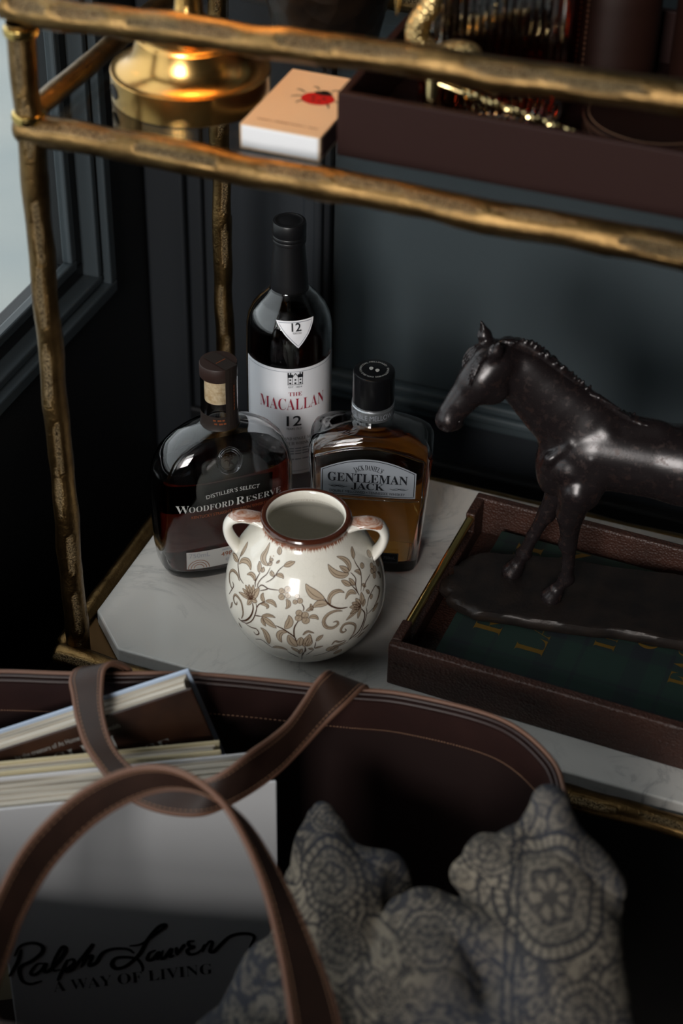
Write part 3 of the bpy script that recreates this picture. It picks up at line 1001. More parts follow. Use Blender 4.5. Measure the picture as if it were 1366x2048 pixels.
# --- gold bird figurine: egg body, S-curved neck, head and long bill
def bird():
    t = tag(empty('bird_figurine', (0.276, 0.083, UZ)), 'small textured gold wading bird with curved neck in the tray', 'figurine')
    g = plain('bird_gold', lin(212, 184, 128), 0.3, 1.0, bump=('voro', 420, 0.9, 0.0012))
    fld = Field((-.035, -.025, -.001), (.055, .025, .135), 0.0011)
    fld.ell((.012, 0, .062), (.024, .012, .013), .004, rot=Matrix.Rotation(math.radians(24), 3, 'Y'))
    fld.cone((.02, 0, .058), (.046, 0, .044), .008, .003, .006)
    nk = spline([(-.004, 0, .064), (-.012, 0, .074), (-.011, 0, .086), (-.004, 0, .098), (-.002, 0, .110), (-.009, 0, .118), (-.016, 0, .117)], 26)
    rad = np.linspace(.0085, .0048, 26)
    for a, b, ra, rb in zip(nk[:-1], nk[1:], rad[:-1], rad[1:]):
        fld.cone(a, b, ra, rb, .002)
    fld.ell((-.017, 0, .117), (.0075, .0055, .0055), .003)
    V, Q = fld.mesh()
    b = fast_mesh('body', V, Q, g, t)
    mesh('bill', *tube([(-.022, 0, .117), (-.026, 0, .110), (-.0275, 0, .098), (-.028, 0, .088)], [.0032, .0026, .0018, .0006], 10), MATS['steel_gold'], t, True)
    for s in (-1, 1):
        mesh('leg', *tube([(.014, s * .005, .055), (.013, s * .006, .03), (.015, s * .006, .002)], [.0022, .0016, .0016], 8), MATS['steel_gold'], t, True)
        v, f = lathe([(0, 0), (.007, 0), (.007, .0015), (.002, .0025), (0, .0025)], 16)
        mesh('foot', [(x + .012, y + s * .006, z) for x, y, z in v], f, MATS['steel_gold'], t, True)
bird()

# --- twisted bar tool leaning in the tray
def twist_tool():
    A, B = np.array([.283, .0625, .5475]), np.array([.392, .0665, .5235])
    t = tag(empty('bar_tool', tuple(A)), 'gold bar tool with a twisted handle leaning on the tray edge', 'bar tool')
    d = B - A
    L = np.linalg.norm(d); d /= L
    n = 260
    s = np.linspace(.18, 1, n)
    u = np.cross(d, [0, 1, 0]); u /= np.linalg.norm(u); v = np.cross(d, u)
    parts = []
    for ph in (0, 2 * PI / 3, 4 * PI / 3):
        an = s * L * 2 * PI / .0155 + ph
        p = d * (s * L)[:, None] + u * (.0013 * np.cos(an))[:, None] + v * (.0013 * np.sin(an))[:, None]
        parts.append(tube(p, .00175, 8))
    mesh('twisted_handle', *join(*parts), MATS['steel_gold'], t, True)
    mesh('neck', *tube([d * L * q for q in (-.01, .06, .12, .19)], [.0032, .0022, .0022, .0028], 12), MATS['steel_gold'], t, True)
    hd_ = lathe([(0, .006), (.004, .005), (.0052, .002), (.0052, -.012), (.0062, -.015), (.0062, -.019), (.004, -.022), (0, -.022)], 24)
    mesh('head', *hd_, MATS['steel_gold'], t, True)
    # lower tip reaching the bottom of the tray
    mesh('tip', *tube([d * L * .99, d * L * 1.12], [.0026, .0020], 10), MATS['steel_gold'], t, True)
twist_tool()

# --- leather coasters
CO = [((.4235, .1575), 'lowest round brown leather coaster of the stack in the upper tray'), ((.4245, .1565), 'middle round brown leather coaster of the stack in the upper tray'), ((.4225, .158), 'topmost round brown leather coaster of the stack in the upper tray')]
first = None
for i, (c, lb) in enumerate(CO):
    if first is None:
        t = empty('leather_coaster')
        mesh('disc', *lathe([(0, 0), (.0515, 0), (.052, .0004), (.052, .0034), (.0515, .0039), (.0445, .0041), (0, .0041)], 72), MATS['leather_stitched'], t, True)
        mesh('edge_stitch', *lathe([(.0476, .0039), (.0481, .0046), (.0486, .0039)], 72), MATS['thread'], t, True)
        mesh('raw_edge', *lathe([(.0519, .0003), (.0523, .0010), (.0523, .0028), (.0519, .0035)], 72), MATS['leather_edge'], t, True)
        first = t
    else:
        t = first.copy(); COL.objects.link(t)
        for chd in first.children:
            q = chd.copy(); COL.objects.link(q); q.parent = t
    t.location = (c[0], c[1], UZ + i * .0047)
    tag(t, lb, 'coaster', 'leather coasters in the upper tray')

# --- leather covered canisters
for i, (c, a, lb) in enumerate((((.368, .2405), -118, 'dark leather canister with stitched seam, next to the decanter'), ((.449, .2415), -75, 'dark leather canister with stitched seam, behind the coasters'))):
    t = tag(empty('leather_canister', (c[0], c[1], UZ), math.radians(a)), lb, 'canister', 'leather canisters in the upper tray')
    mesh('body', *lathe([(0, 0), (.0335, 0), (.035, .0015), (.035, .128), (.0335, .130), (0, .130)], 64), MATS['leather_stitched'], t, True)
    mesh('lid', *lathe([(.0352, .1305), (.0362, .1315), (.0362, .150), (.034, .152), (0, .152)], 64), MATS['leather_stitched'], t, True)
    st = []
    for y in (-.0035, .0035):
        for z in np.arange(.006, .126, .0042):
            x = math.sqrt(.0352 ** 2 - y * y)
            st.append(box(x - .0003, y - .0004, z, x + .0004, y + .0004, z + .0022))
    mesh('seam_stitch', *join(*st), MATS['thread'], t)

# ------------------------------------------------------------------ bottles on the marble
def lathe_bottle(outer, wall, floor):
    inner = []
    for r, z in outer[::-1]:
        if z > floor and r > wall + .004:
            inner.append((r - wall, z))
    inner += [(inner[-1][0], floor), (0, floor)]
    return outer + inner

def square_levels(levels, seg=96, sc=1.0):
    rows = []
    for z, hw, hd, n in levels:
        row = []
        for i in range(seg):
            a = 2 * PI * (i + .5) / seg
            c, s = math.cos(a), math.sin(a)
            row.append((hw * math.copysign(abs(c) ** (2 / n), c), hd * math.copysign(abs(s) ** (2 / n), s), z))
        rows.append(row)
    return rows

def skin(rows, cap0=True, cap1=True):
    n = len(rows[0])
    V = [p for r in rows for p in r]
    Fc = [(j * n + i, j * n + (i + 1) % n, (j + 1) * n + (i + 1) % n, (j + 1) * n + i) for j in range(len(rows) - 1) for i in range(n)]
    if cap0: Fc.append(tuple(range(n - 1, -1, -1)))
    if cap1: Fc.append(tuple(range((len(rows) - 1) * n, len(rows) * n)))
    return V, Fc

def flask(levels, wall, floor):
    """outer skin, inner skin (bottle glass with a real cavity)"""
    rows = square_levels(levels)
    inn = [(max(z, floor), max(hw - wall, .004), max(hd - wall, .004), n) for z, hw, hd, n in levels if z > floor]
    inn = [(floor, inn[0][1] * .93, inn[0][2] * .93, inn[0][3])] + inn
    return skin(rows + square_levels(inn)[::-1])

def liquid(levels, wall, floor, fill, gap=.0004):
    zs = np.array([l[0] for l in levels]); 
    def at(z): return [np.interp(z, zs, [l[k] for l in levels]) for k in (1, 2, 3)]
    out = []
    for z in [floor + gap] + [l[0] for l in levels if floor + .004 < l[0] < fill] + [fill]:
        hw, hd, n = at(z)
        f = .93 if z < floor + .001 else 1
        out.append((z, (hw - wall - gap) * f, (hd - wall - gap) * f, n))
    return skin(square_levels(out))

def front_of(levels):
    zs = [l[0] for l in levels]
    def fn(u, v, eps=.0004):
        hw, hd, n = [np.interp(v, zs, [l[k] for l in levels]) for k in (1, 2, 3)]
        y = hd * max(1 - abs(u / hw) ** n, 0) ** (1 / n)
        return (u, -(y + eps), v)
    return fn

def patch(u0, u1, v0, v1, nu=24, nv=4, top=None):
    V, Fc = [], []
    for j in range(nv + 1):
        for i in range(nu + 1):
            u = u0 + (u1 - u0) * i / nu
            t = v1 if top is None else top(u)
            V.append((u, v0 + (t - v0) * j / nv, 0))
    for j in range(nv):
        for i in range(nu):
            a = j * (nu + 1) + i
            Fc.append((a, a + 1, a + nu + 2, a + nu + 1))
    return V, Fc

# --- tall round bottle ---------------------------------------------------
def tall_bottle():
    t = tag(empty('whisky_bottle', (.09, .2807, 0)), 'tall dark round whisky bottle with white label, standing behind the other bottles', 'bottle', 'whisky bottles on the marble shelf')
    prof = [(0, .003), (.030, .002), (.036, .0), (.0392, .003), (.04, .008), (.04, .178), (.0397, .186), (.038, .195), (.034, .204), (.028, .212), (.0215, .219), (.0175, .2245), (.0145, .232), (.0135, .27)]
    mesh('glass_body', *lathe(lathe_bottle(prof, .0028, .010), 96), MATS['glass'], t, True)
    lq = [(0, .0105), (.033, .0105), (.0366, .014), (.0366, .178), (.0363, .186), (.0346, .1945), (.0307, .2035), (.0255, .210), (0, .210)]
    mesh('whisky', *lathe(lq, 96), MATS['whisky_dark'], t, True)
    cp = [(.0172, .222), (.0176, .226), (.0172, .232), (.0158, .250), (.0144, .266), (.0141, .2705), (.0152, .2712), (.0154, .2735), (.0150, .2745), (.0154, .2755), (.0154, .2775), (.0150, .2785), (.0154, .2795), (.0154, .2895), (.0146, .2915), (.0125, .2919), (.0115, .2912), (.0085, .2912), (.0078, .2916), (0, .2916)]
    mesh('cap', *lathe(cp, 72), MATS['cap_black'], t, True)['label'] = 'black screw cap and neck sleeve'
    zs = [q[1] for q in prof[4:]]; rs = [q[0] for q in prof[4:]]
    A0 = math.radians(-60.0)
    def on(u, v, eps=.0003):
        r = np.interp(v, zs, rs) + eps
        a = A0 + u / .04
        return (r * math.cos(a), r * math.sin(a), v)
    hwid = .0555
    lab = mesh('label', *place(patch(-hwid, hwid, .0395, .1595, 64, 10), on), MATS['paper_label'], t, True)
    lab['label'] = 'white paper label with red lettering'
    e = lambda k: (lambda u, v: on(u, v, k))
    blk, red, gry = [], [], []
    # thin frame
    for q in (patch(-hwid + .003, hwid - .003, .1562, .1566, 64, 1), patch(-hwid + .003, -hwid + .0035, .043, .1562, 1, 8), patch(hwid - .0035, hwid - .003, .043, .1562, 1, 8), patch(-hwid + .003, hwid - .003, .043, .0434, 64, 1)):
        gry.append(q)
    # house emblem
    hx = [(-.0068, .1425, .0068, .1505)]
    def R(x0, y0, x1, y1): return patch(x0, x1, y0, y1, 4, 1)
    blk += [R(-.0072, .1500, -.0022, .1535), R(.0022, .1500, .0072, .1535), R(-.0070, .1423, -.0064, .1505), R(.0064, .1423, .0070, .1505), R(-.0030, .1425, -.0026, .1510), R(.0026, .1425, .0030, .1510), R(-.0072, .1420, .0072, .1425)]
    blk += [([(-.0030, .1508, 0), (0, .1552, 0), (.0030, .1508, 0), (.0022, .1508, 0), (0, .1540, 0), (-.0022, .1508, 0)], [(0, 1, 4, 5), (1, 2, 3, 4)])]
    for x in (-.0066, -.0044, .0044, .0066): blk.append(R(x - .0006, .1530, x + .0006, .1556))
    for x in (-.0047, 0, .0047):
        blk.append(R(x - .0009, .1430, x + .0009, .1448))
        blk.append(R(x - .0008, .1468, x + .0008, .1484))
    nem = len(blk)
    blk.append(shift(text2d('EST. 1824', .0018, .0125), 0, .1388))
    red.append(shift(text2d(serif('THE'), .0042, .0125, -.004), 0, .1297))
    red.append(shift(text2d(serif('MACALLAN'), .0128, .0660, -.010), -.0020, .1140))
    blk.append(shift(text2d('12', .0112, .0140, .012), -.001, .0960))
    blk.append(shift(text2d('YEARS OLD', .0024, .0145), -.001, .0915))
    blk.append(shift(text2d(serif('HIGHLAND SINGLE MALT'), .0034, .042, -.012), 0, .0795))
    blk.append(shift(text2d(serif('SCOTCH WHISKY'), .0036, .032, -.012), 0, .0738))
    for i, z in enumerate((.0690, .0660, .0630, .0565)):
        for x0, x1 in ((-.016, -.009), (-.0082, -.001), (.0, .006), (.007, .016)):
            gry.append(patch(x0, x1, z, z + .0011, 2, 1))
    mesh('house_emblem', *place(join(*blk[:nem]), e(.0006)), MATS['ink_black'], lab)
    for q in blk[nem:]:
        mesh('lettering', *place(q, e(.0006)), MATS['ink_black'], lab)
    for q in red:
        mesh('lettering', *place(q, e(.0006)), MATS['ink_red'], lab)['label'] = 'red lettering'
    mesh('rule_lines', *place(join(*gry), e(.0005)), MATS['ink_paper_line'], lab)
    # triangular age label on the shoulder
    L_, R_, B_ = TRI[:3]
    def tri(s):
        c = np.mean([L_, R_, B_], axis=0)
        P = [c + (np.array(p) - c) * s for p in (B_, R_, L_)]
        V, Fc, m = [], [], 12
        idx = {}
        for i in range(m + 1):
            for j in range(m + 1 - i):
                k = m - i - j
                idx[i, j] = len(V)
                p = (P[0] * i + P[1] * j + P[2] * k) / m
                V.append((p[0], p[1], 0))
        for i in range(m):
            for j in range(m - i):
                Fc.append((idx[i, j], idx[i + 1, j], idx[i, j + 1]))
                if j < m - i - 1:
                    Fc.append((idx[i + 1, j], idx[i + 1, j + 1], idx[i, j + 1]))
        return V, Fc
    tl = mesh('age_label', *place(tri(1.0), e(.0006)), MATS['paper_label'], t, True)
    tl['label'] = 'white triangular age label'
    c = np.mean([L_, R_, B_], axis=0)
    ol = [tuple(c + (np.array(p) * (1 - f) + np.array(q) * f - c) * .86) for p, q in ((L_, R_), (R_, B_), (B_, L_)) for f in np.linspace(0, 1, 10, endpoint=False)]
    mesh('rule_lines', *place(flat_outline(ol, .0004), e(.0009)), MATS['ink_paper_line'], tl)
    for q in (shift(text2d('12', .0068, .0098, .018), .0015, .1982), shift(text2d('YEARS OLD', .0015, .0085), .0018, .1958)):
        mesh('lettering', *place(q, e(.0010)), MATS['ink_black'], tl)
TRI = ((-.0207, .2064), (.0237, .2065), (.0027, .1817), (.0015, .2010))
tall_bottle()

# --- flat round-shouldered bottle ----------------------------------------
def flat_bottle():
    t = tag(empty('whisky_bottle', (.076, .150, 0), math.radians(42.5)), 'flat round-shouldered bourbon bottle with cork stopper and white lettering', 'bottle', 'whisky bottles on the marble shelf')
    LV = [(0, .048, .022, 3), (.002, .054, .027, 3), (.006, .0585, .0305, 3), (.014, .0622, .0328, 3), (.03, .0640, .033, 3.1), (.08, .0655, .033, 3.1), (.104, .0650, .033, 3), (.118, .0625, .0325, 2.8), (.130, .0570, .0312, 2.6), (.139, .0490, .0290, 2.4), (.146, .0385, .0260, 2.2), (.1505, .0280, .0225, 2.1), (.1530, .0205, .0190, 2), (.1545, .0172, .0170, 2), (.160, .0164, .0164, 2), (.200, .0164, .0164, 2), (.2035, .0158, .0158, 2)]
    mesh('glass_body', *flask(LV, .0030, .012), MATS['glass'], t, True)
    mesh('whisky', *liquid(LV, .0030, .012, .112), MATS['whisky_dark'], t, True)
    mesh('cork', *lathe([(0, .1800), (.0124, .1800), (.0128, .1815), (.0128, .2036), (0, .2036)], 40), MATS['cork'], t, True)
    st = mesh('stopper', *lathe([(0, .2038), (.0162, .2038), (.0168, .2046), (.0168, .2158), (.0162, .2172), (0, .2176)], 48), MATS['stopper_wood'], t, True)
    sl = mesh('neck_sleeve', *lathe([(.0176, .1545), (.0170, .1560), (.0168, .1615), (.0168, .1690)], 48), MATS['band_brown'], t, True)
    # paper strip over the stopper
    a = math.radians(-66)
    path = [(-.0120, .2182), (0, .2181), (.0166, .2179), (.0171, .2168), (.0172, .2040), (.0170, .2025), (.0170, .1700), (.0172, .1575)]
    V, Fc = [], []
    for r, z in path:
        for s in (-1, -.5, 0, .5, 1):
            w = .0066 * s
            rr = math.copysign(math.sqrt(max(r * r - w * w, 1e-8)), r) if abs(r) > .0167 else r
            V.append((rr * math.cos(a) - w * math.sin(a), rr * math.sin(a) + w * math.cos(a), z + .0002))
    for j in range(len(path) - 1):
        for i in range(4):
            Fc.append((j * 5 + i, j * 5 + i + 1, (j + 1) * 5 + i + 1, (j + 1) * 5 + i))
    sp = mesh('paper_strip', V, Fc, MATS['band_brown'], t)
    sp.modifiers.new('solid', 'SOLIDIFY').thickness = .0002
    def cyl(u, v, r):
        b = a + u / r
        return (r * math.cos(b), r * math.sin(b), v)
    dash = [patch(x, x + w, -.0007, .0007, 2, 1) for x, w in zip((-.013, -.0085, -.0052, -.001, .0022, .0065, .0100), (.0036, .0024, .0034, .0024, .0034, .0028, .0030))]
    let = join(*dash)
    mesh('print_marks', [cyl(.0020 - y, .1865 + x, .01745) for x, y, _ in let[0]], let[1], MATS['ink_copper'], sp)
    topl = [(.0095 * math.cos(a) * 0 + x, y, 0) for x, y in ((-.0055, -.0008), (.0055, -.0008), (.0055, .0002), (-.0055, .0002))]
    mesh('print_line', [(x * -math.sin(a) + .003 * math.cos(a), x * math.cos(a) + .003 * math.sin(a) + y, .2186) for x, y, _ in topl], [(0, 1, 2, 3)], MATS['ink_copper'], sp)
    aa = math.radians(-85)
    rows_ = [patch(x, x + w, z, z + .0017, 2, 1) for z, o_ in ((.1648, 0), (.1612, .0012)) for x, w in zip(np.arange(-.013, .012, .0042) + o_, (.0026, .0034, .0022, .0032, .0030, .0024))]
    q = join(*rows_)
    mesh('print_marks', [(.0171 * math.cos(aa + x / .0171), .0171 * math.sin(aa + x / .0171), y) for x, y, _ in q[0]], q[1], MATS['ink_copper'], sl)
    fr = front_of(LV)
    f1 = lambda u, v: fr(u, v, .0004)
    wh, cop = [], []
    wh.append(shift(arc(text2d('DISTILLER\u2019S SELECT', .0042, .050, 0), .16), 0, .0985))
    wo = text2d(serif('W'), .0082, None, -.008); oo = text2d(serif('OODFORD'), .0062, .041, -.008); rr_ = text2d(serif('R'), .0082, None, -.008); es = text2d(serif('ESERVE'), .0062, .035, -.008)
    wh += [shift(wo, -.0465, .0835), shift(oo, -.0205, .0840), shift(rr_, .0066, .0835), shift(es, .0292, .0840)]
    cop.append(shift(text2d('KENTUCKY STRAIGHT BOURBON WHISKEY', .0032, .072, 0), -.003, .0768))
    for q in (wh[0], join(*wh[1:])):
        mesh('lettering', *place(q, f1), MATS['ink_white'], t)['label'] = 'white lettering printed on the glass'
    mesh('lettering', *place(join(*cop), f1), MATS['ink_copper'], t)['label'] = 'copper lettering printed on the glass'
    lb = mesh('label', *place(patch(-.0448, .026, .0185, .0385, 24, 3), f1), MATS['label_grey'], t, True)
    f2 = lambda u, v: fr(u, v, .0007)
    tx = [shift(text2d('750mL', .0050, .019), -.0330, .0320), shift(text2d('45.2% ALC/VOL', .0034, .026, 0), .004, .0222), patch(-.0120, -.0060, .0352, .0364, 2, 1), patch(-.0050, .0005, .0352, .0364, 2, 1)]
    for q in tx:
        mesh('lettering', *place(q, f2), MATS['ink_grey'], lb)
    th = np.linspace(0, PI, 26)
    seal = [ribbon2d([(-.0340 + r * math.cos(q), .0193 + r * math.sin(q)) for q in th], .0005, 26, False) for r in (.0095, .0070, .0045)]
    seal.append(shift(text2d('4982', .0046, .014), -.006, .0285))
    mesh('seal_print', *place(join(*seal), f2), MATS['ink_copper'], lb)
    # pressed glass medallion with a sprig
    c0 = (-.002, .1315)
    ringp = [(c0[0] + .0108 * math.cos(q), c0[1] + .0118 * math.sin(q)) for q in np.linspace(0, 2 * PI, 49)]
    p = [fr(u, v, .0004) for u, v in ringp]
    md = mesh('medallion', *tube(p, .0011, 10, False), MATS['glass_smoke'], t, True)
    ring2 = [fr(c0[0] + .0086 * math.cos(q), c0[1] + .0094 * math.sin(q), .0002) for q in np.linspace(0, 2 * PI, 49)]
    mesh('medallion_ring', *tube(ring2, .0005, 8, False), MATS['glass_smoke'], md, True)
    spg = [ribbon2d([(c0[0] + x, c0[1] + y) for x, y in q], .0010, 10) for q in ([(-.001, -.005), (0, 0), (.0015, .005)], [(0, 0), (-.003, .0015), (-.0045, .0008)], [(0, .001), (.003, .002), (.004, .004)], [(-.0006, -.002), (.0025, -.0025), (.0035, -.0045)], [(.0008, .003), (-.0018, .004), (-.002, .0055)])]
    mesh('sprig', *place(join(*spg), f1), MATS['band_brown'], md)
    # dark back label seen through the spirit
    back = lambda u, v: (fr(u, v, .0005)[0], -fr(u, v, .0005)[1], v)
    mesh('back_label', *place(join(patch(-.048, .048, .050, .077, 24, 2), patch(-.048, .048, .088, .108, 24, 2)), back), MATS['band_brown'], t, True)
flat_bottle()

# --- square-shouldered amber bottle --------------------------------------
def square_bottle():
    t = tag(empty('whisky_bottle', (.200, .206, 0), math.radians(15.5)), 'square-shouldered amber whiskey bottle with black cap and silver label', 'bottle', 'whisky bottles on the marble shelf')
    LV = [(0, .044, .026, 5), (.0015, .0465, .0285, 6), (.005, .0478, .0298, 6), (.06, .0520, .030, 6), (.110, .0553, .030, 6), (.125, .0562, .030, 6), (.1315, .0555, .0297, 5.5), (.137, .0530, .0290, 5), (.1415, .0475, .0280, 4), (.1455, .0390, .0262, 3), (.1490, .0285, .0232, 2.4), (.1515, .0205, .0188, 2.1), (.1535, .0172, .0168, 2), (.158, .0152, .0152, 2), (.172, .0148, .0148, 2)]
    mesh('glass_body', *flask(LV, .0036, .012), MATS['glass'], t, True)
    mesh('whisky', *liquid(LV, .0036, .012, .1465), MATS['whisky_amber'], t, True)
    rib = []
    seg = 120
    prof = [(.0182, .1725), (.0185, .1735), (.0185, .2025), (.0180, .2042), (.0170, .2048), (0, .2049)]
    V, Fc = lathe(prof, seg * 2)
    V = [(x * (1 - .012 * (i % 2) * (1 if .174 < z < .202 else 0)), y * (1 - .012 * (i % 2) * (1 if .174 < z < .202 else 0)), z) for i, (x, y, z) in enumerate(V)]
    cap = mesh('cap', V, Fc, MATS['cap_gloss'], t, True); cap['label'] = 'black ribbed cap'
    rg = mesh('neck_ring', *lathe([(.0158, .1600), (.0186, .1602), (.0190, .1612), (.0190, .1702), (.0184, .1708), (.0180, .1714), (.0190, .1720), (.0190, .1726), (.0180, .1730)], 64), MATS['ring_silver'], t, True)
    aa = math.radians(-85)
    q = text2d('DOUBLE MELLOWED', .0050, .052, 0)
    mesh('lettering', [((.0192) * math.cos(aa + x / .0192), (.0192) * math.sin(aa + x / .0192), y + .1632) for x, y, _ in q[0]], q[1], MATS['ink_grey'], rg)
    # cap print: two drops inside a ring of lettering
    pr = []
    for cx, cy in ((-.0028, .0012), (.0028, -.0014)):
        pr.append(([(cx + x, cy + y, 0) for x, y in [(.0018 * math.sin(a) * (1 - .25 * math.cos(a)), -.0026 * math.cos(a)) for a in np.linspace(0, 2 * PI, 20, endpoint=False)]], [tuple(range(20))]))
    tt = text2d('DOUBLE CHARCOAL MELLOWED \u00b7 SMOOTHNESS \u00b7 ', .0019, 2 * PI * .0118, maxedge=.004)
    pr.append(([(-(.0112 + y) * math.sin(-x / .0118), (.0112 + y) * math.cos(-x / .0118), 0) for x, y, _ in tt[0]], tt[1]))
    mesh('cap_print', *place(join(*pr), lambda u, v: (u, v, .2052)), MATS['ink_white'], cap)
    fr = front_of(LV)
    f1 = lambda u, v: fr(u, v, .0006)
    f2 = lambda u, v: fr(u, v, .0009)
    topf = lambda u: .1160 + .0135 * (1 - (u / .0435) ** 2)
    lb = mesh('label', *place(patch(-.0432, .0425, .0885, .12, 30, 4, topf), f1), MATS['label_silver'], t, True)
    lb['label'] = 'silver-grey arched label with black lettering'
    ol = [(u, .0900) for u in np.linspace(-.0417, .041, 14)] + [(.041, v) for v in np.linspace(.092, .1145, 6)] + [(u, topf(u) - .0016) for u in np.linspace(.041, -.0417, 24)] + [(-.0417, v) for v in np.linspace(.1145, .092, 6)]
    bl = [flat_outline(ol, .0006)]
    bl.append(shift(text2d(serif('GENTLEMAN'), .0094, .0720, 0), -.0008, .1042))
    bl.append(shift(text2d(serif('JACK'), .0072, .0300, 0), -.0005, .0964))
    bl.append(shift(arc(text2d(serif('JACK DANIEL\u2019S'), .0055, .024, -.004), .022), -.0005, .1180))
    bl.append(shift(text2d('DOUBLE MELLOWED \u2022 TENNESSEE WHISKEY', .0027, .068, 0), -.0008, .0918))
    for s in (-1, 1):
        for q in ([(.019, .0990), (.024, .0975), (.029, .0993), (.034, .0985)], [(.021, .0980), (.026, .0995), (.031, .0978), (.036, .0992)]):
            bl.append(ribbon2d([(s * x, y) for x, y in q], .0005, 18))
    mesh('label_border', *place(bl[0], f2), MATS['ink_black'], lb)
    for q in bl[1:5]:
        mesh('lettering', *place(q, f2), MATS['ink_black'], lb)
    for q in (join(*bl[5:7]), join(*bl[7:9])):
        mesh('flourish', *place(q, f2), MATS['ink_black'], lb)
    # moulded arch ridge round the label panel, and the ledge beneath it
    ap = [(-.0490, v) for v in np.linspace(.088, .1270, 6)] + [(u, .1275 + .0125 * (1 - (u / .0490) ** 2)) for u in np.linspace(-.0480, .0480, 28)] + [(.0490, v) for v in np.linspace(.1270, .088, 6)]
    mesh('arch_ridge', *tube([fr(u, v, -.0002) for u, v in ap], .0011, 8), MATS['glass'], t, True)
    mesh('ledge_ridge', *tube([fr(u, .0855, -.0002) for u in np.linspace(-.0455, .0455, 14)], .0013, 8), MATS['glass'], t, True)
    sm = mesh('strip_label', *place(patch(.0135, .0300, .0135, .0250, 6, 2), f1), MATS['ink_black'], t)
    mesh('strip_frame', *place(flat_outline([(.0142, .0142), (.0293, .0142), (.0293, .0243), (.0142, .0243)], .0005), f2), MATS['ink_grey'], sm)
    mesh('lettering', *place(shift(text2d('750mL', .0032, .011), .0217, .0178), f2), MATS['ink_grey'], sm)
square_bottle()

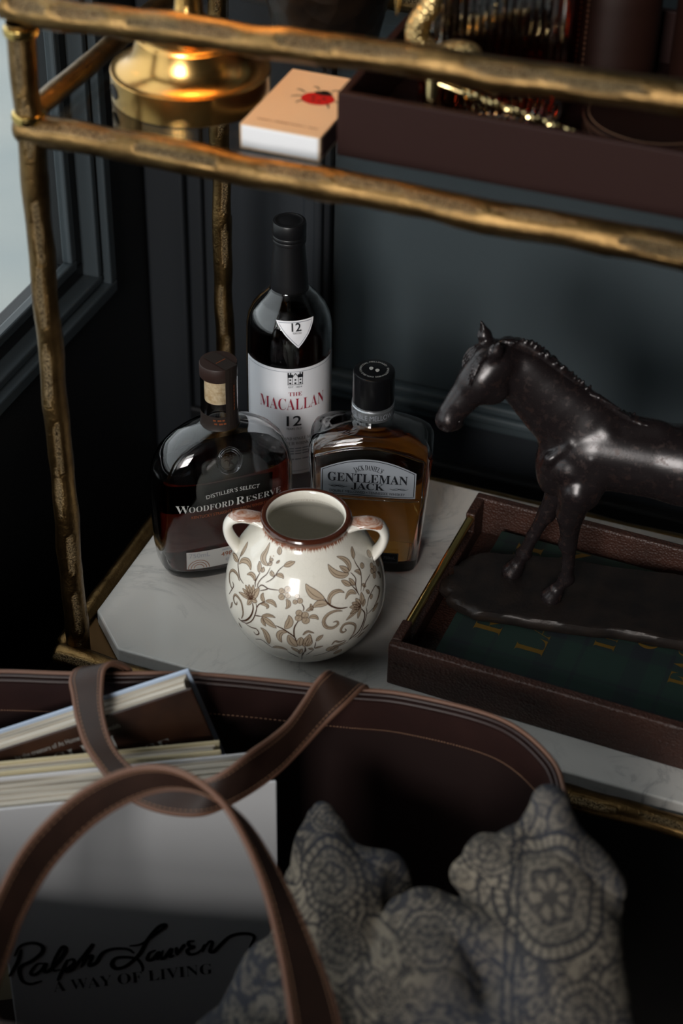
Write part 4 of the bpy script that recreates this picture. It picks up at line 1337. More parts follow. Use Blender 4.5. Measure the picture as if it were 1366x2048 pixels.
# ------------------------------------------------------------------ two-handled vase
VPROF = [(.028, 0), (.034, .001), (.045, .008), (.058, .022), (.0675, .042), (.070, .058), (.068, .076), (.062, .093), (.053, .108), (.044, .118), (.039, .124), (.037, .128)]
def vase():
    t = tag(empty('vase', (.188, .0743, 0)), 'round cream two-handled vase with brown painted flowers and brown rim', 'vase')
    out = spline(VPROF, 90)
    out[:, 1] = np.maximum.accumulate(out[:, 1])
    rim = [(.0372, .1288), (.0384, .1318), (.0388, .1340), (.0380, .1354), (.0362, .1361), (.0342, .1358), (.0328, .1346), (.0324, .1328)]
    inn = [(.0326, .128), (.036, .122), (.044, .113), (.055, .101), (.063, .084), (.0655, .060), (.062, .040), (.052, .022), (.034, .009), (.012, .006), (0, .006)]
    prof = [(0, .002), (.024, .002), (.0255, 0)] + [tuple(p) for p in out] + rim + [tuple(p) for p in spline(inn, 40)]
    mesh('body', *lathe(prof, 128), MATS['vase_glaze'], t, True)
    for s in (-1, 1):
        a = math.radians(17) + (PI if s < 0 else 0)
        path = spline([(.0350, .1262), (.0440, .1292), (.0540, .1305), (.0625, .1278), (.0668, .1205), (.0660, .1110), (.0615, .1015), (.0560, .0950)], 48)
        # strap-like handle: oval section, wider than thick
        P = np.array([(r * math.cos(a), r * math.sin(a), z) for r, z in path])
        lat = np.array([-math.sin(a), math.cos(a), 0])
        T = np.gradient(P, axis=0); T /= np.linalg.norm(T, axis=1)[:, None]
        Nn = np.cross(T, lat)
        n = 20
        an = np.linspace(0, 2 * PI, n, endpoint=False)
        wv = np.interp(np.linspace(0, 1, 48), [0, .15, .5, .85, 1], [.0105, .0085, .0078, .0085, .0110])
        V = (P[:, None, :] + lat[None, None, :] * (wv[:, None] * np.cos(an)[None, :])[:, :, None] + Nn[:, None, :] * (.0042 * np.sin(an))[None, :, None]).reshape(-1, 3)
        Fc = [(j * n + i, j * n + (i + 1) % n, (j + 1) * n + (i + 1) % n, (j + 1) * n + i) for j in range(47) for i in range(n)]
        mesh('handle', V, Fc, MATS['handle_glaze'], t, True)
    zs = out[:, 1]; rs = out[:, 0]
    def on(th, z, eps):
        r = np.interp(z, zs, rs)
        dr = (np.interp(z + .002, zs, rs) - np.interp(z - .002, zs, rs)) / .004
        nl = math.hypot(1, dr)
        rr = r + eps / nl
        return (rr * math.cos(th), rr * math.sin(th), z - eps * dr / nl)
    fill, line = [], []
    TH0 = math.radians(-70)
    def uv(p):                         # degrees, mm -> local arc length plane around the motif
        return p
    for kind, w, q in VINE:
        w = w / 1000
        th = np.radians([p[0] for p in q]); z = np.array([p[1] for p in q]) / 1000
        # work in a metric frame: s along meridian, c = angle scaled by local radius
        zc = z.mean(); rc = np.interp(zc, zs, rs)
        dr = (np.interp(zc + .003, zs, rs) - np.interp(zc - .003, zs, rs)) / .006
        ms = math.hypot(1, dr)
        X = th * rc; Y = z * ms
        P = np.stack([X, Y], 1)
        back = lambda eps: (lambda x, y: on(x / rc, y / ms, eps))
        if kind == 's':
            line.append(place(ribbon2d(P, max(w * 1.35, .00085), 6 * len(q), True), back(.00022)))
        elif kind == 'b':
            c = P.mean(0); n = 18
            rad = np.linalg.norm(P - c, axis=1).mean()
            a = np.linspace(0, 2 * PI, n, endpoint=False)
            E = np.stack([c[0] + rad * np.cos(a), c[1] + rad * np.sin(a)], 1)
            fill.append(place(([(x, y, 0) for x, y in E] , [tuple(range(n))]), back(.00016)))
            if rad > .0018:
                line.append(place(flat_outline(E, .00038), back(.00024)))
                line.append(place(ribbon2d([c + [-rad * .3, -rad * .5], c + [rad * .1, 0], c + [rad * .3, rad * .55]], .0003, 8), back(.00026)))
        else:
            n = 22
            S = spline(P, n)
            T = np.gradient(S, axis=0); T /= np.linalg.norm(T, axis=1)[:, None] + 1e-12
            N = np.stack([-T[:, 1], T[:, 0]], 1)
            t_ = np.linspace(0, 1, n)
            hw = w / 2 * np.sin(PI * t_ ** .85) ** .8 + .00008
            A, B = S + N * hw[:, None], S - N * hw[:, None]
            V = [(x, y, 0) for x, y in np.concatenate([A, B])]
            fill.append(place((V, [(i, i + n, i + n + 1, i + 1) for i in range(n - 1)]), back(.00016)))
            line.append(place(flat_outline(np.concatenate([A, B[::-1]]), .00042), back(.00024)))
            line.append(place(ribbon2d(S[2:-3] + N[2:-3] * hw[2:-3, None] * .2, .00042, 16), back(.00026)))
    f = mesh('painted_leaves', *join(*fill), MATS['vine_fill'], t)
    f['label'] = 'brown painted leaves and blossoms'
    g = mesh('painted_vines', *join(*line), MATS['vine_line'], t)
    g['label'] = 'dark brown painted vine lines'
VINE = [('s',0.83,[[-124.2,89.3],[-130.6,90.6],[-136.5,94.0],[-141.1,96.4],[-143.9,100.2],[-144.8,104.7]]),
('l',4.43,[[-142.6,97.3],[-145.5,96.8],[-148.7,96.1],[-152.1,95.1],[-155.7,93.9],[-160.8,91.4]]),
('l',4.72,[[-144.1,101.3],[-144.7,103.8],[-145.3,106.2],[-146.3,108.4],[-147.9,110.1],[-150.0,111.7]]),
('l',4.72,[[-139.6,97.1],[-138.2,101.5],[-132.2,104.6],[-126.4,104.3],[-122.9,102.0]]),
('l',2.24,[[-129.6,88.2],[-135.3,90.4],[-143.3,88.1],[-146.9,83.0],[-145.0,79.2],[-140.2,76.6],[-135.3,75.6]]),
('s',0.94,[[-137.8,81.2],[-134.7,79.8],[-135.2,76.1],[-138.9,67.0]]),
('l',5.02,[[-107.6,111.4],[-114.5,112.5],[-118.1,115.1],[-118.4,118.9],[-120.1,124.6]]),
('b',1.53,[[-110.9,116.7],[-110.3,117.5],[-109.0,117.2],[-109.5,116.4]]),
('b',1.3,[[-107.8,117.9],[-107.3,118.6],[-106.1,118.4],[-106.4,117.9]]),
('l',4.13,[[-100.5,120.4],[-101.2,121.5],[-102.0,122.3],[-102.7,123.4],[-103.4,124.5],[-104.2,125.6]]),
('l',3.54,[[-105.8,114.5],[-106.5,114.8],[-107.1,115.3],[-107.8,115.6],[-108.6,115.9],[-109.2,116.4]]),
('l',1.77,[[-100.4,114.9],[-99.8,115.5],[-99.4,115.8],[-98.9,116.2],[-98.3,116.8],[-97.9,117.1]]),
('s',0.71,[[-104.7,111.2],[-105.4,106.4],[-108.8,101.6],[-110.3,97.3],[-109.9,93.7]]),
('l',3.54,[[-108.1,112.0],[-107.4,112.5],[-106.7,113.0],[-106.0,113.5],[-105.5,113.8],[-104.8,114.3]]),
('l',4.13,[[-113.6,104.3],[-114.4,105.8],[-115.3,107.3],[-116.4,108.5],[-117.5,109.8],[-119.0,110.8]]),
('l',3.42,[[-110.8,105.5],[-111.0,106.2],[-110.9,107.2],[-111.1,107.9],[-111.2,108.6],[-111.4,109.3]]),
('l',3.54,[[-114.4,97.3],[-116.8,99.7],[-121.0,99.8],[-124.5,97.4]]),
('s',0.83,[[-111.8,93.4],[-113.4,96.9],[-113.0,101.9],[-112.3,104.8]]),
('s',0.71,[[-104.0,100.2],[-99.8,103.7],[-97.2,107.3],[-95.2,111.7],[-91.3,115.3]]),
('l',4.25,[[-91.4,114.7],[-89.4,115.6],[-87.3,116.4],[-85.2,117.3],[-83.0,117.9],[-80.8,118.8]]),
('l',3.54,[[-97.9,107.0],[-99.3,107.2],[-100.4,107.6],[-101.4,108.1],[-101.9,108.9],[-102.5,109.6]]),
('l',3.42,[[-96.0,107.5],[-94.4,108.4],[-92.9,108.6],[-91.4,108.5],[-90.1,108.0],[-89.0,106.9]]),
('l',4.72,[[-111.9,82.4],[-113.7,84.0],[-115.6,85.4],[-117.5,87.1],[-119.5,88.5],[-121.8,89.6]]),
('l',5.31,[[-111.9,82.4],[-113.2,84.3],[-114.4,86.2],[-115.7,88.2],[-117.1,90.1],[-118.4,92.0]]),
('l',4.72,[[-111.9,82.4],[-112.3,84.8],[-112.7,87.1],[-113.1,89.5],[-113.6,91.9],[-114.2,94.0]]),
('l',5.61,[[-111.9,82.4],[-111.1,84.9],[-110.3,87.3],[-109.5,89.8],[-108.6,92.3],[-108.1,94.2]]),
('l',3.54,[[-111.9,82.4],[-114.6,82.1],[-117.3,81.8],[-120.2,81.2],[-123.1,80.7],[-126.1,79.9]]),
('l',3.84,[[-111.9,82.4],[-113.9,83.3],[-116.1,84.0],[-118.5,84.5],[-121.0,85.0],[-123.4,85.5]]),
('l',4.43,[[-111.9,82.4],[-112.5,81.1],[-113.2,79.7],[-113.7,78.4],[-114.4,76.9],[-115.0,75.5]]),
('l',4.43,[[-111.9,82.4],[-110.9,82.6],[-109.8,82.8],[-108.7,82.9],[-107.8,82.9],[-106.7,83.1]]),
('l',5.61,[[-111.9,82.4],[-113.0,83.2],[-114.1,83.9],[-115.2,84.7],[-116.3,85.4],[-117.4,86.2]]),
('s',1.3,[[-110.5,80.0],[-109.0,75.3],[-110.1,67.8],[-114.1,60.2],[-120.3,54.4],[-123.5,54.7]]),
('s',0.83,[[-107.5,81.5],[-106.1,77.5],[-106.6,71.3],[-108.6,64.0],[-113.4,57.1],[-119.6,53.7]]),
('l',1.77,[[-119.6,57.4],[-117.9,64.4],[-120.3,72.2],[-123.9,75.0],[-129.4,74.8],[-131.3,70.3],[-128.8,66.8],[-126.0,67.4],[-125.9,70.4]]),
('s',0.83,[[-109.3,94.0],[-106.6,97.2],[-102.6,97.1],[-99.9,96.8],[-90.8,98.2]]),
('s',0.71,[[-106.6,92.5],[-101.9,95.4],[-99.9,96.8]]),
('b',4.96,[[-90.8,97.8],[-88.9,100.1],[-86.2,98.6],[-88.1,96.2]]),
('b',5.67,[[-86.4,99.8],[-84.1,102.4],[-81.0,100.6],[-83.3,98.0]]),
('b',4.96,[[-85.2,95.3],[-83.3,97.7],[-80.8,95.9],[-82.7,93.5]]),
('b',5.43,[[-90.3,93.2],[-88.2,95.9],[-85.4,94.2],[-87.4,91.4]]),
('b',1.89,[[-86.6,97.3],[-85.9,98.0],[-84.8,97.5],[-85.6,96.6]]),
('l',5.02,[[-75.5,101.7],[-76.7,102.6],[-77.5,103.5],[-77.8,104.5],[-77.6,105.8],[-76.8,107.2]]),
('s',0.71,[[-81.8,98.9],[-78.1,100.1],[-76.0,102.2]]),
('l',3.66,[[-83.9,92.5],[-82.4,91.3],[-81.7,89.9],[-81.7,88.2],[-82.2,86.8],[-83.5,84.9]]),
('b',4.25,[[-77.5,95.8],[-75.7,97.6],[-73.7,96.1],[-75.4,94.2]]),
('b',4.01,[[-78.5,91.3],[-76.9,93.3],[-75.1,91.9],[-76.7,89.6]]),
('b',4.72,[[-75.1,92.5],[-73.1,94.8],[-71.0,92.8],[-73.0,90.6]]),
('s',0.71,[[-71.7,90.6],[-70.1,87.3],[-70.6,84.2]]),
('l',3.66,[[-100.3,85.8],[-101.8,86.5],[-102.8,87.6],[-103.5,88.7],[-103.6,90.4],[-103.3,92.2]]),
('l',3.66,[[-99.7,86.5],[-97.5,87.4],[-95.3,87.8],[-93.5,87.3],[-92.0,86.1],[-90.6,84.5]]),
('l',2.95,[[-103.6,82.6],[-100.4,83.8],[-97.4,83.1],[-98.0,80.6]]),
('s',0.77,[[-106.1,77.5],[-104.7,81.6],[-100.2,86.3]]),
('l',2.95,[[-101.0,72.3],[-98.8,73.9],[-96.6,75.2],[-94.5,75.7],[-92.5,75.8],[-90.5,75.3]]),
('l',5.61,[[-101.0,71.6],[-98.5,70.7],[-96.1,69.5],[-93.7,68.2],[-91.4,66.8],[-89.2,65.4]]),
('l',3.54,[[-100.3,71.4],[-100.2,69.4],[-99.8,67.7],[-99.1,66.4],[-98.3,65.1],[-97.3,64.1]]),
('s',0.77,[[-106.6,70.0],[-100.9,72.1]]),
('s',1.06,[[-89.8,67.8],[-84.4,66.0],[-79.6,62.5],[-76.3,59.0],[-74.9,54.5]]),
('l',6.2,[[-83.2,66.7],[-81.5,69.4],[-80.4,72.0],[-79.8,74.7],[-80.0,77.3],[-80.8,79.9]]),
('l',4.72,[[-81.2,63.9],[-85.2,62.6],[-87.2,58.6],[-86.7,53.8],[-85.3,50.8]]),
('b',5.67,[[-75.8,82.5],[-73.5,85.4],[-71.1,82.8],[-73.4,80.0]]),
('b',5.9,[[-76.2,78.0],[-73.9,81.0],[-71.4,78.4],[-73.7,75.4]]),
('b',6.14,[[-71.6,81.0],[-69.1,84.1],[-66.6,81.1],[-69.1,78.3]]),
('b',6.49,[[-71.2,76.4],[-68.6,79.6],[-66.0,76.5],[-68.6,72.8]]),
('b',2.12,[[-72.1,79.5],[-71.2,80.5],[-70.4,79.5],[-71.2,78.5]]),
('s',0.94,[[-73.7,76.1],[-76.4,69.0],[-76.5,61.1],[-75.3,56.1]]),
('l',7.08,[[-74.5,48.0],[-76.2,50.1],[-77.7,52.4],[-78.8,55.1],[-79.7,58.3],[-80.5,60.9]]),
('l',6.49,[[-70.3,48.8],[-68.8,51.3],[-67.7,54.3],[-66.8,57.4],[-66.2,60.1],[-65.8,62.9]]),
('l',5.9,[[-72.9,48.9],[-72.6,51.3],[-72.3,53.4],[-72.0,55.5],[-71.7,57.8],[-71.5,59.4]]),
('s',0.77,[[-68.9,47.9],[-68.4,41.8],[-70.8,36.6],[-71.5,24.4]]),
('l',5.31,[[-95.8,43.4],[-95.7,48.4],[-96.2,52.8],[-97.2,56.4],[-98.9,58.8],[-101.4,60.2]]),
('s',0.83,[[-107.9,41.4],[-101.4,45.2],[-96.3,41.3],[-93.6,38.6]]),
('l',3.66,[[-93.4,39.3],[-90.5,41.8],[-88.0,42.8],[-85.8,42.9],[-83.6,42.2],[-81.7,40.3]]),
('s',0.89,[[-115.0,54.9],[-109.7,55.2],[-104.8,56.4],[-103.0,52.6],[-105.6,49.4],[-107.8,51.6]]),
('l',3.54,[[-73.2,38.9],[-74.3,40.8],[-75.3,42.6],[-76.4,43.8],[-77.5,45.0],[-78.5,46.5]]),
('l',3.54,[[-73.1,36.3],[-72.6,38.5],[-72.2,40.4],[-71.8,42.4],[-71.4,43.8],[-71.0,45.3]]),
('s',0.71,[[-82.1,38.8],[-77.5,34.0],[-73.5,29.6]]),
('l',1.77,[[-132.0,64.8],[-132.5,63.0],[-133.0,61.3],[-133.6,59.5],[-134.3,57.5],[-136.3,54.0]]),
('l',2.36,[[-122.5,43.4],[-122.6,44.6],[-123.0,45.6],[-123.3,46.5],[-123.5,47.7],[-123.9,48.7]]),
('l',5.61,[[-27.9,105.4],[-33.6,106.0],[-39.8,108.7],[-43.7,112.5],[-45.2,115.9]]),
('l',4.43,[[-25.8,106.8],[-23.7,111.4],[-26.1,115.4],[-32.6,118.6]]),
('l',4.43,[[-26.9,106.3],[-28.4,107.7],[-29.7,109.0],[-31.1,110.2],[-32.6,111.4],[-34.1,112.6]]),
('s',0.71,[[-25.7,105.6],[-23.2,99.9],[-25.6,94.8],[-25.4,87.4]]),
('l',3.66,[[-15.4,111.9],[-14.1,113.3],[-12.4,114.4],[-11.0,115.8],[-9.1,117.0],[-7.2,118.1]]),
('s',0.71,[[-15.4,111.9],[-16.1,108.0],[-15.2,102.9],[-16.8,98.6],[-22.5,88.3]]),
('b',3.78,[[-13.1,105.5],[-9.3,105.4],[-8.0,102.8],[-11.8,102.9]]),
('l',3.42,[[-17.0,99.5],[-16.8,100.8],[-17.2,102.1],[-18.0,103.1],[-19.4,103.9],[-21.4,104.7]]),
('l',4.25,[[-30.1,96.8],[-31.5,98.2],[-32.9,99.6],[-34.2,100.8],[-35.7,102.1],[-37.1,103.3]]),
('l',3.54,[[-26.2,95.5],[-26.8,96.9],[-27.4,98.2],[-28.1,99.6],[-28.7,101.0],[-29.4,102.4]]),
('s',0.71,[[-29.7,97.5],[-26.9,92.5],[-24.7,86.0]]),
('b',4.25,[[3.4,106.8],[9.4,105.3],[10.5,102.1],[4.7,103.6]]),
('b',3.78,[[-2.4,99.1],[2.0,98.4],[3.0,95.5],[-1.2,96.3]]),
('b',3.54,[[-0.5,95.0],[3.3,94.3],[4.8,91.1],[0.6,92.2]]),
('b',3.3,[[-5.0,96.1],[-1.5,95.6],[-0.6,93.1],[-4.0,93.7]]),
('b',3.3,[[-4.6,91.9],[-1.2,91.4],[0.7,88.0],[-3.1,89.0]]),
('b',3.07,[[8.1,94.9],[12.1,93.6],[14.3,89.8],[9.1,92.3]]),
('s',0.65,[[9.6,100.7],[5.3,96.9]]),
('s',0.71,[[-6.1,94.3],[-14.7,92.1],[-20.5,87.2]]),
('l',2.66,[[-16.2,89.1],[-16.8,89.9],[-17.3,90.6],[-18.1,91.7],[-18.7,92.4],[-19.1,93.0]]),
('l',2.36,[[3.8,88.8],[5.1,86.8],[5.8,85.2],[5.9,83.9],[5.3,83.0],[4.1,82.5]]),
('l',3.66,[[-27.1,88.8],[-30.5,92.0],[-34.0,92.0],[-37.5,88.5]]),
('l',4.43,[[-25.6,76.4],[-26.2,78.2],[-26.8,80.0],[-27.4,81.8],[-28.1,83.6],[-28.7,85.4]]),
('l',4.43,[[-25.6,76.4],[-27.1,77.9],[-28.5,79.3],[-29.9,80.8],[-31.4,82.2],[-32.8,83.4]]),
('l',4.43,[[-25.6,76.4],[-27.5,77.3],[-29.6,78.3],[-31.5,79.2],[-33.5,80.0],[-35.3,80.6]]),
('l',5.02,[[-25.6,76.4],[-27.7,76.2],[-29.9,76.1],[-31.9,75.8],[-33.7,75.3],[-35.6,74.8]]),
('l',3.84,[[-25.6,76.4],[-28.6,75.5],[-31.4,74.4],[-34.1,73.0],[-36.7,71.6],[-39.2,70.0]]),
('l',3.66,[[-25.6,76.4],[-26.5,74.6],[-27.2,72.5],[-28.1,70.7],[-28.7,68.6],[-29.4,66.6]]),
('l',5.61,[[-25.6,76.4],[-26.7,76.8],[-27.9,77.3],[-29.0,77.6],[-30.3,78.2],[-31.4,78.5]]),
('l',5.02,[[-23.9,77.4],[-23.6,79.5],[-23.2,81.4],[-23.0,83.4],[-22.7,85.5],[-22.4,87.6]]),
('l',3.66,[[-23.5,75.0],[-23.0,76.3],[-22.4,77.3],[-21.8,78.2],[-21.1,79.2],[-20.3,80.0]]),
('s',1.18,[[-25.1,73.6],[-22.6,66.8],[-24.6,58.8],[-28.4,51.4],[-33.6,48.0],[-36.4,45.4]]),
('s',0.77,[[-20.8,72.9],[-20.5,66.1],[-23.3,57.8],[-26.6,48.3],[-32.1,46.1]]),
('s',0.71,[[-19.9,64.9],[-13.2,65.7],[-7.2,66.6]]),
('l',3.54,[[-14.3,62.8],[-12.8,63.5],[-11.2,64.0],[-9.5,64.5],[-7.9,65.0],[-6.0,65.2]]),
('s',0.71,[[-20.0,72.2],[-15.8,79.1],[-6.7,82.6],[-3.9,81.2]]),
('l',2.12,[[-4.2,80.8],[-1.5,75.9],[-4.9,70.7],[-12.1,66.6]]),
('l',2.83,[[-14.3,81.6],[-15.0,82.8],[-15.5,83.6],[-16.0,84.5],[-16.5,85.4],[-17.2,86.5]]),
('b',3.07,[[-15.3,79.1],[-12.9,79.1],[-11.6,76.5],[-14.0,76.4]]),
('l',7.67,[[-54.1,93.3],[-57.8,95.0],[-61.1,96.9],[-64.1,99.3],[-66.6,101.9],[-68.8,105.3]]),
('s',1.18,[[-54.1,93.6],[-51.7,89.0],[-47.6,85.1],[-42.9,82.6],[-36.8,81.3]]),
('l',3.66,[[-50.1,88.1],[-50.2,92.9],[-46.6,96.2],[-41.1,96.5],[-37.2,94.0]]),
('l',5.9,[[-52.3,88.5],[-54.7,89.6],[-57.1,90.0],[-59.3,89.8],[-61.4,88.8],[-63.3,87.2]]),
('l',2.48,[[-63.9,84.8],[-64.1,86.0],[-64.4,87.1],[-64.6,88.2],[-64.8,89.3],[-65.1,90.4]]),
('l',3.07,[[-63.0,87.4],[-64.1,86.9],[-65.2,86.4],[-66.2,85.7],[-67.3,85.2],[-68.4,84.8]]),
('l',2.71,[[-41.3,79.8],[-46.9,81.6],[-53.0,79.7],[-56.0,74.3],[-54.4,68.7],[-49.9,66.4],[-45.7,68.6],[-46.3,71.8],[-49.2,71.8]]),
('l',2.01,[[-35.9,46.8],[-32.5,53.5],[-31.7,60.4],[-35.6,65.3],[-40.8,66.5],[-43.6,62.0],[-42.1,58.5],[-39.4,59.4],[-40.4,62.0]]),
('l',3.66,[[-66.2,78.8],[-64.7,79.5],[-63.2,79.7],[-61.9,79.3],[-60.7,78.3],[-59.7,76.6]]),
('l',2.01,[[-70.5,62.0],[-67.2,65.6],[-62.8,63.8]]),
('l',5.31,[[-68.0,48.8],[-67.1,50.5],[-66.4,52.5],[-65.9,54.6],[-65.6,57.1],[-65.5,59.1]]),
('s',0.71,[[-69.0,48.8],[-69.0,42.3],[-71.1,32.6]]),
('l',3.54,[[-61.3,54.7],[-60.3,56.0],[-59.4,57.6],[-58.5,58.7],[-57.5,59.8],[-56.5,60.9]]),
('s',0.65,[[-62.3,45.6],[-61.5,53.7]]),
('l',2.12,[[-62.1,45.6],[-60.9,45.9],[-59.7,46.5],[-58.5,46.9],[-57.4,47.2],[-56.2,47.6]]),
('l',2.71,[[-63.0,44.3],[-63.8,44.7],[-64.5,45.1],[-65.2,45.2],[-65.9,45.6],[-66.6,45.9]]),
('s',0.65,[[-68.4,34.1],[-62.5,43.9]]),
('l',1.53,[[-49.9,46.9],[-47.5,50.6],[-44.0,48.0],[-39.6,48.2]]),
('l',2.36,[[-48.6,44.6],[-46.4,44.1],[-44.2,43.8],[-42.2,44.4],[-40.3,45.2],[-38.6,46.8]]),
('s',0.71,[[-36.2,43.5],[-41.9,42.2],[-47.6,40.0],[-52.4,35.8],[-63.0,32.2]]),
('b',4.48,[[-52.6,42.4],[-50.8,45.2],[-48.3,40.2],[-49.7,36.2]]),
('b',3.78,[[-48.9,40.7],[-47.5,43.5],[-44.9,38.1],[-46.1,34.8]]),
('b',3.3,[[-44.6,32.7],[-43.7,35.8],[-40.5,29.8],[-41.6,27.0]]),
('l',2.48,[[-27.8,42.5],[-26.5,43.2],[-25.4,44.1],[-24.2,44.8],[-22.8,45.2],[-21.5,45.9]]),
('l',1.3,[[-24.0,49.7],[-22.9,50.3],[-21.7,50.5],[-20.4,50.8],[-19.1,51.1],[-17.9,51.4]])]
vase()

# ------------------------------------------------------------------ lower tray, tartan book, horse
lt = tag(empty('serving_tray', (.276, .042, 0), math.radians(-2.0)), 'brown pebbled leather tray with brass handle on the marble shelf', 'tray')
TL, TD, TH, TT = .40, .236, .045, .009
bevel(mesh('tray_bottom', *box(.001, .001, 0, TL - .001, TD - .001, .006), MATS['leather_pebble'], lt), .0006)
for q in (box(0, 0, 0, TL, TT, TH), box(0, TD - TT, 0, TL, TD, TH)):
    bevel(mesh('tray_side', q[0], q[1], MATS['leather_pebble'], lt), .0018, 3)
for x in (0, TL - TT):
    # end wall with a dropped middle where the handle bar runs
    pts = [(TT, .0), (TD - TT, 0), (TD - TT, TH), (TD - .036, TH), (TD - .036, .024), (.036, .024), (.036, TH), (TT, TH)]
    V = [(x, y, z) for y, z in pts] + [(x + TT, y, z) for y, z in pts]
    n = len(pts)
    Fc = [(0, 7, 6, 5, 4, 1)[::1], (1, 4, 3, 2)]
    Fc = [(0, 1, 4, 5), (0, 5, 6, 7), (1, 2, 3, 4), (n, n + 5, n + 4, n + 1), (n, n + 7, n + 6, n + 5), (n + 1, n + 4, n + 3, n + 2)]
    Fc += [(i, n + i, n + (i + 1) % n, (i + 1) % n) for i in range(n)]
    bevel(mesh('tray_end', V, Fc, MATS['leather_pebble'], lt, recalc=True), .0014, 2)
    o = mesh('handle', *tube([(x + TT / 2, .035, .0385), (x + TT / 2, TD - .035, .0385)], .0040, 20), MATS['brass_polished'], lt, True)
    o['label'] = 'straight brass bar handle'
dot0 = None
for sx in (.012, .125, .245, .36):
    for k in (-1, 0, 1):
        if dot0 is None:
            dot0 = mesh('embossed_dot', *xf(lathe([(0, .0006), (.0022, .0003), (.0024, -.0004)], 12), Matrix.Rotation(PI / 2, 4, 'X')), MATS['leather_pebble'], lt, True)
            dt = dot0
        else:
            dt = link(dot0.copy(), lt)
        dt.location = (sx + k * .0055, 0, .024)

BKZ = .0062
bx = tag(empty('coffee_table_book', (.3075, .0525, BKZ), math.radians(-2.0)), 'green tartan covered book with gold title lying under the horse statue', 'book')
BW, BD, BT = .285, .207, .0140
mesh('page_block', *box(.003, .003, .002, BW - .003, BD - .001, BT - .002), MATS['page_paper'], bx)
bevel(mesh('front_cover', *box(0, 0, BT - .002, BW, BD, BT), MATS['tartan'], bx), .0006)
bevel(mesh('back_cover', *box(0, 0, 0, BW, BD, .002), MATS['tartan'], bx), .0006)
bevel(mesh('spine', *box(0, BD - .0006, .0021, BW, BD + .0008, BT - .0021), MATS['tartan'], bx), .0004)
# title, read up the cover from the near edge
for s, x, h, w in (('RALPH', .0450, .0250, .134), ('LAUREN', .0875, .0258, .156), ('IN HIS', .1429, .0188, .093), ('OWN', .1770, .0186, .061), ('FASHION', .2200, .0250, .132)):
    v, f = text2d(serif(s), h, w, -.012, maxedge=.02)
    mesh('gold_title', [(x - b, .1300 + a, BT + .00025) for a, b, _ in v], f, MATS['ink_gold'], bx)['label'] = 'gold stamped title line'

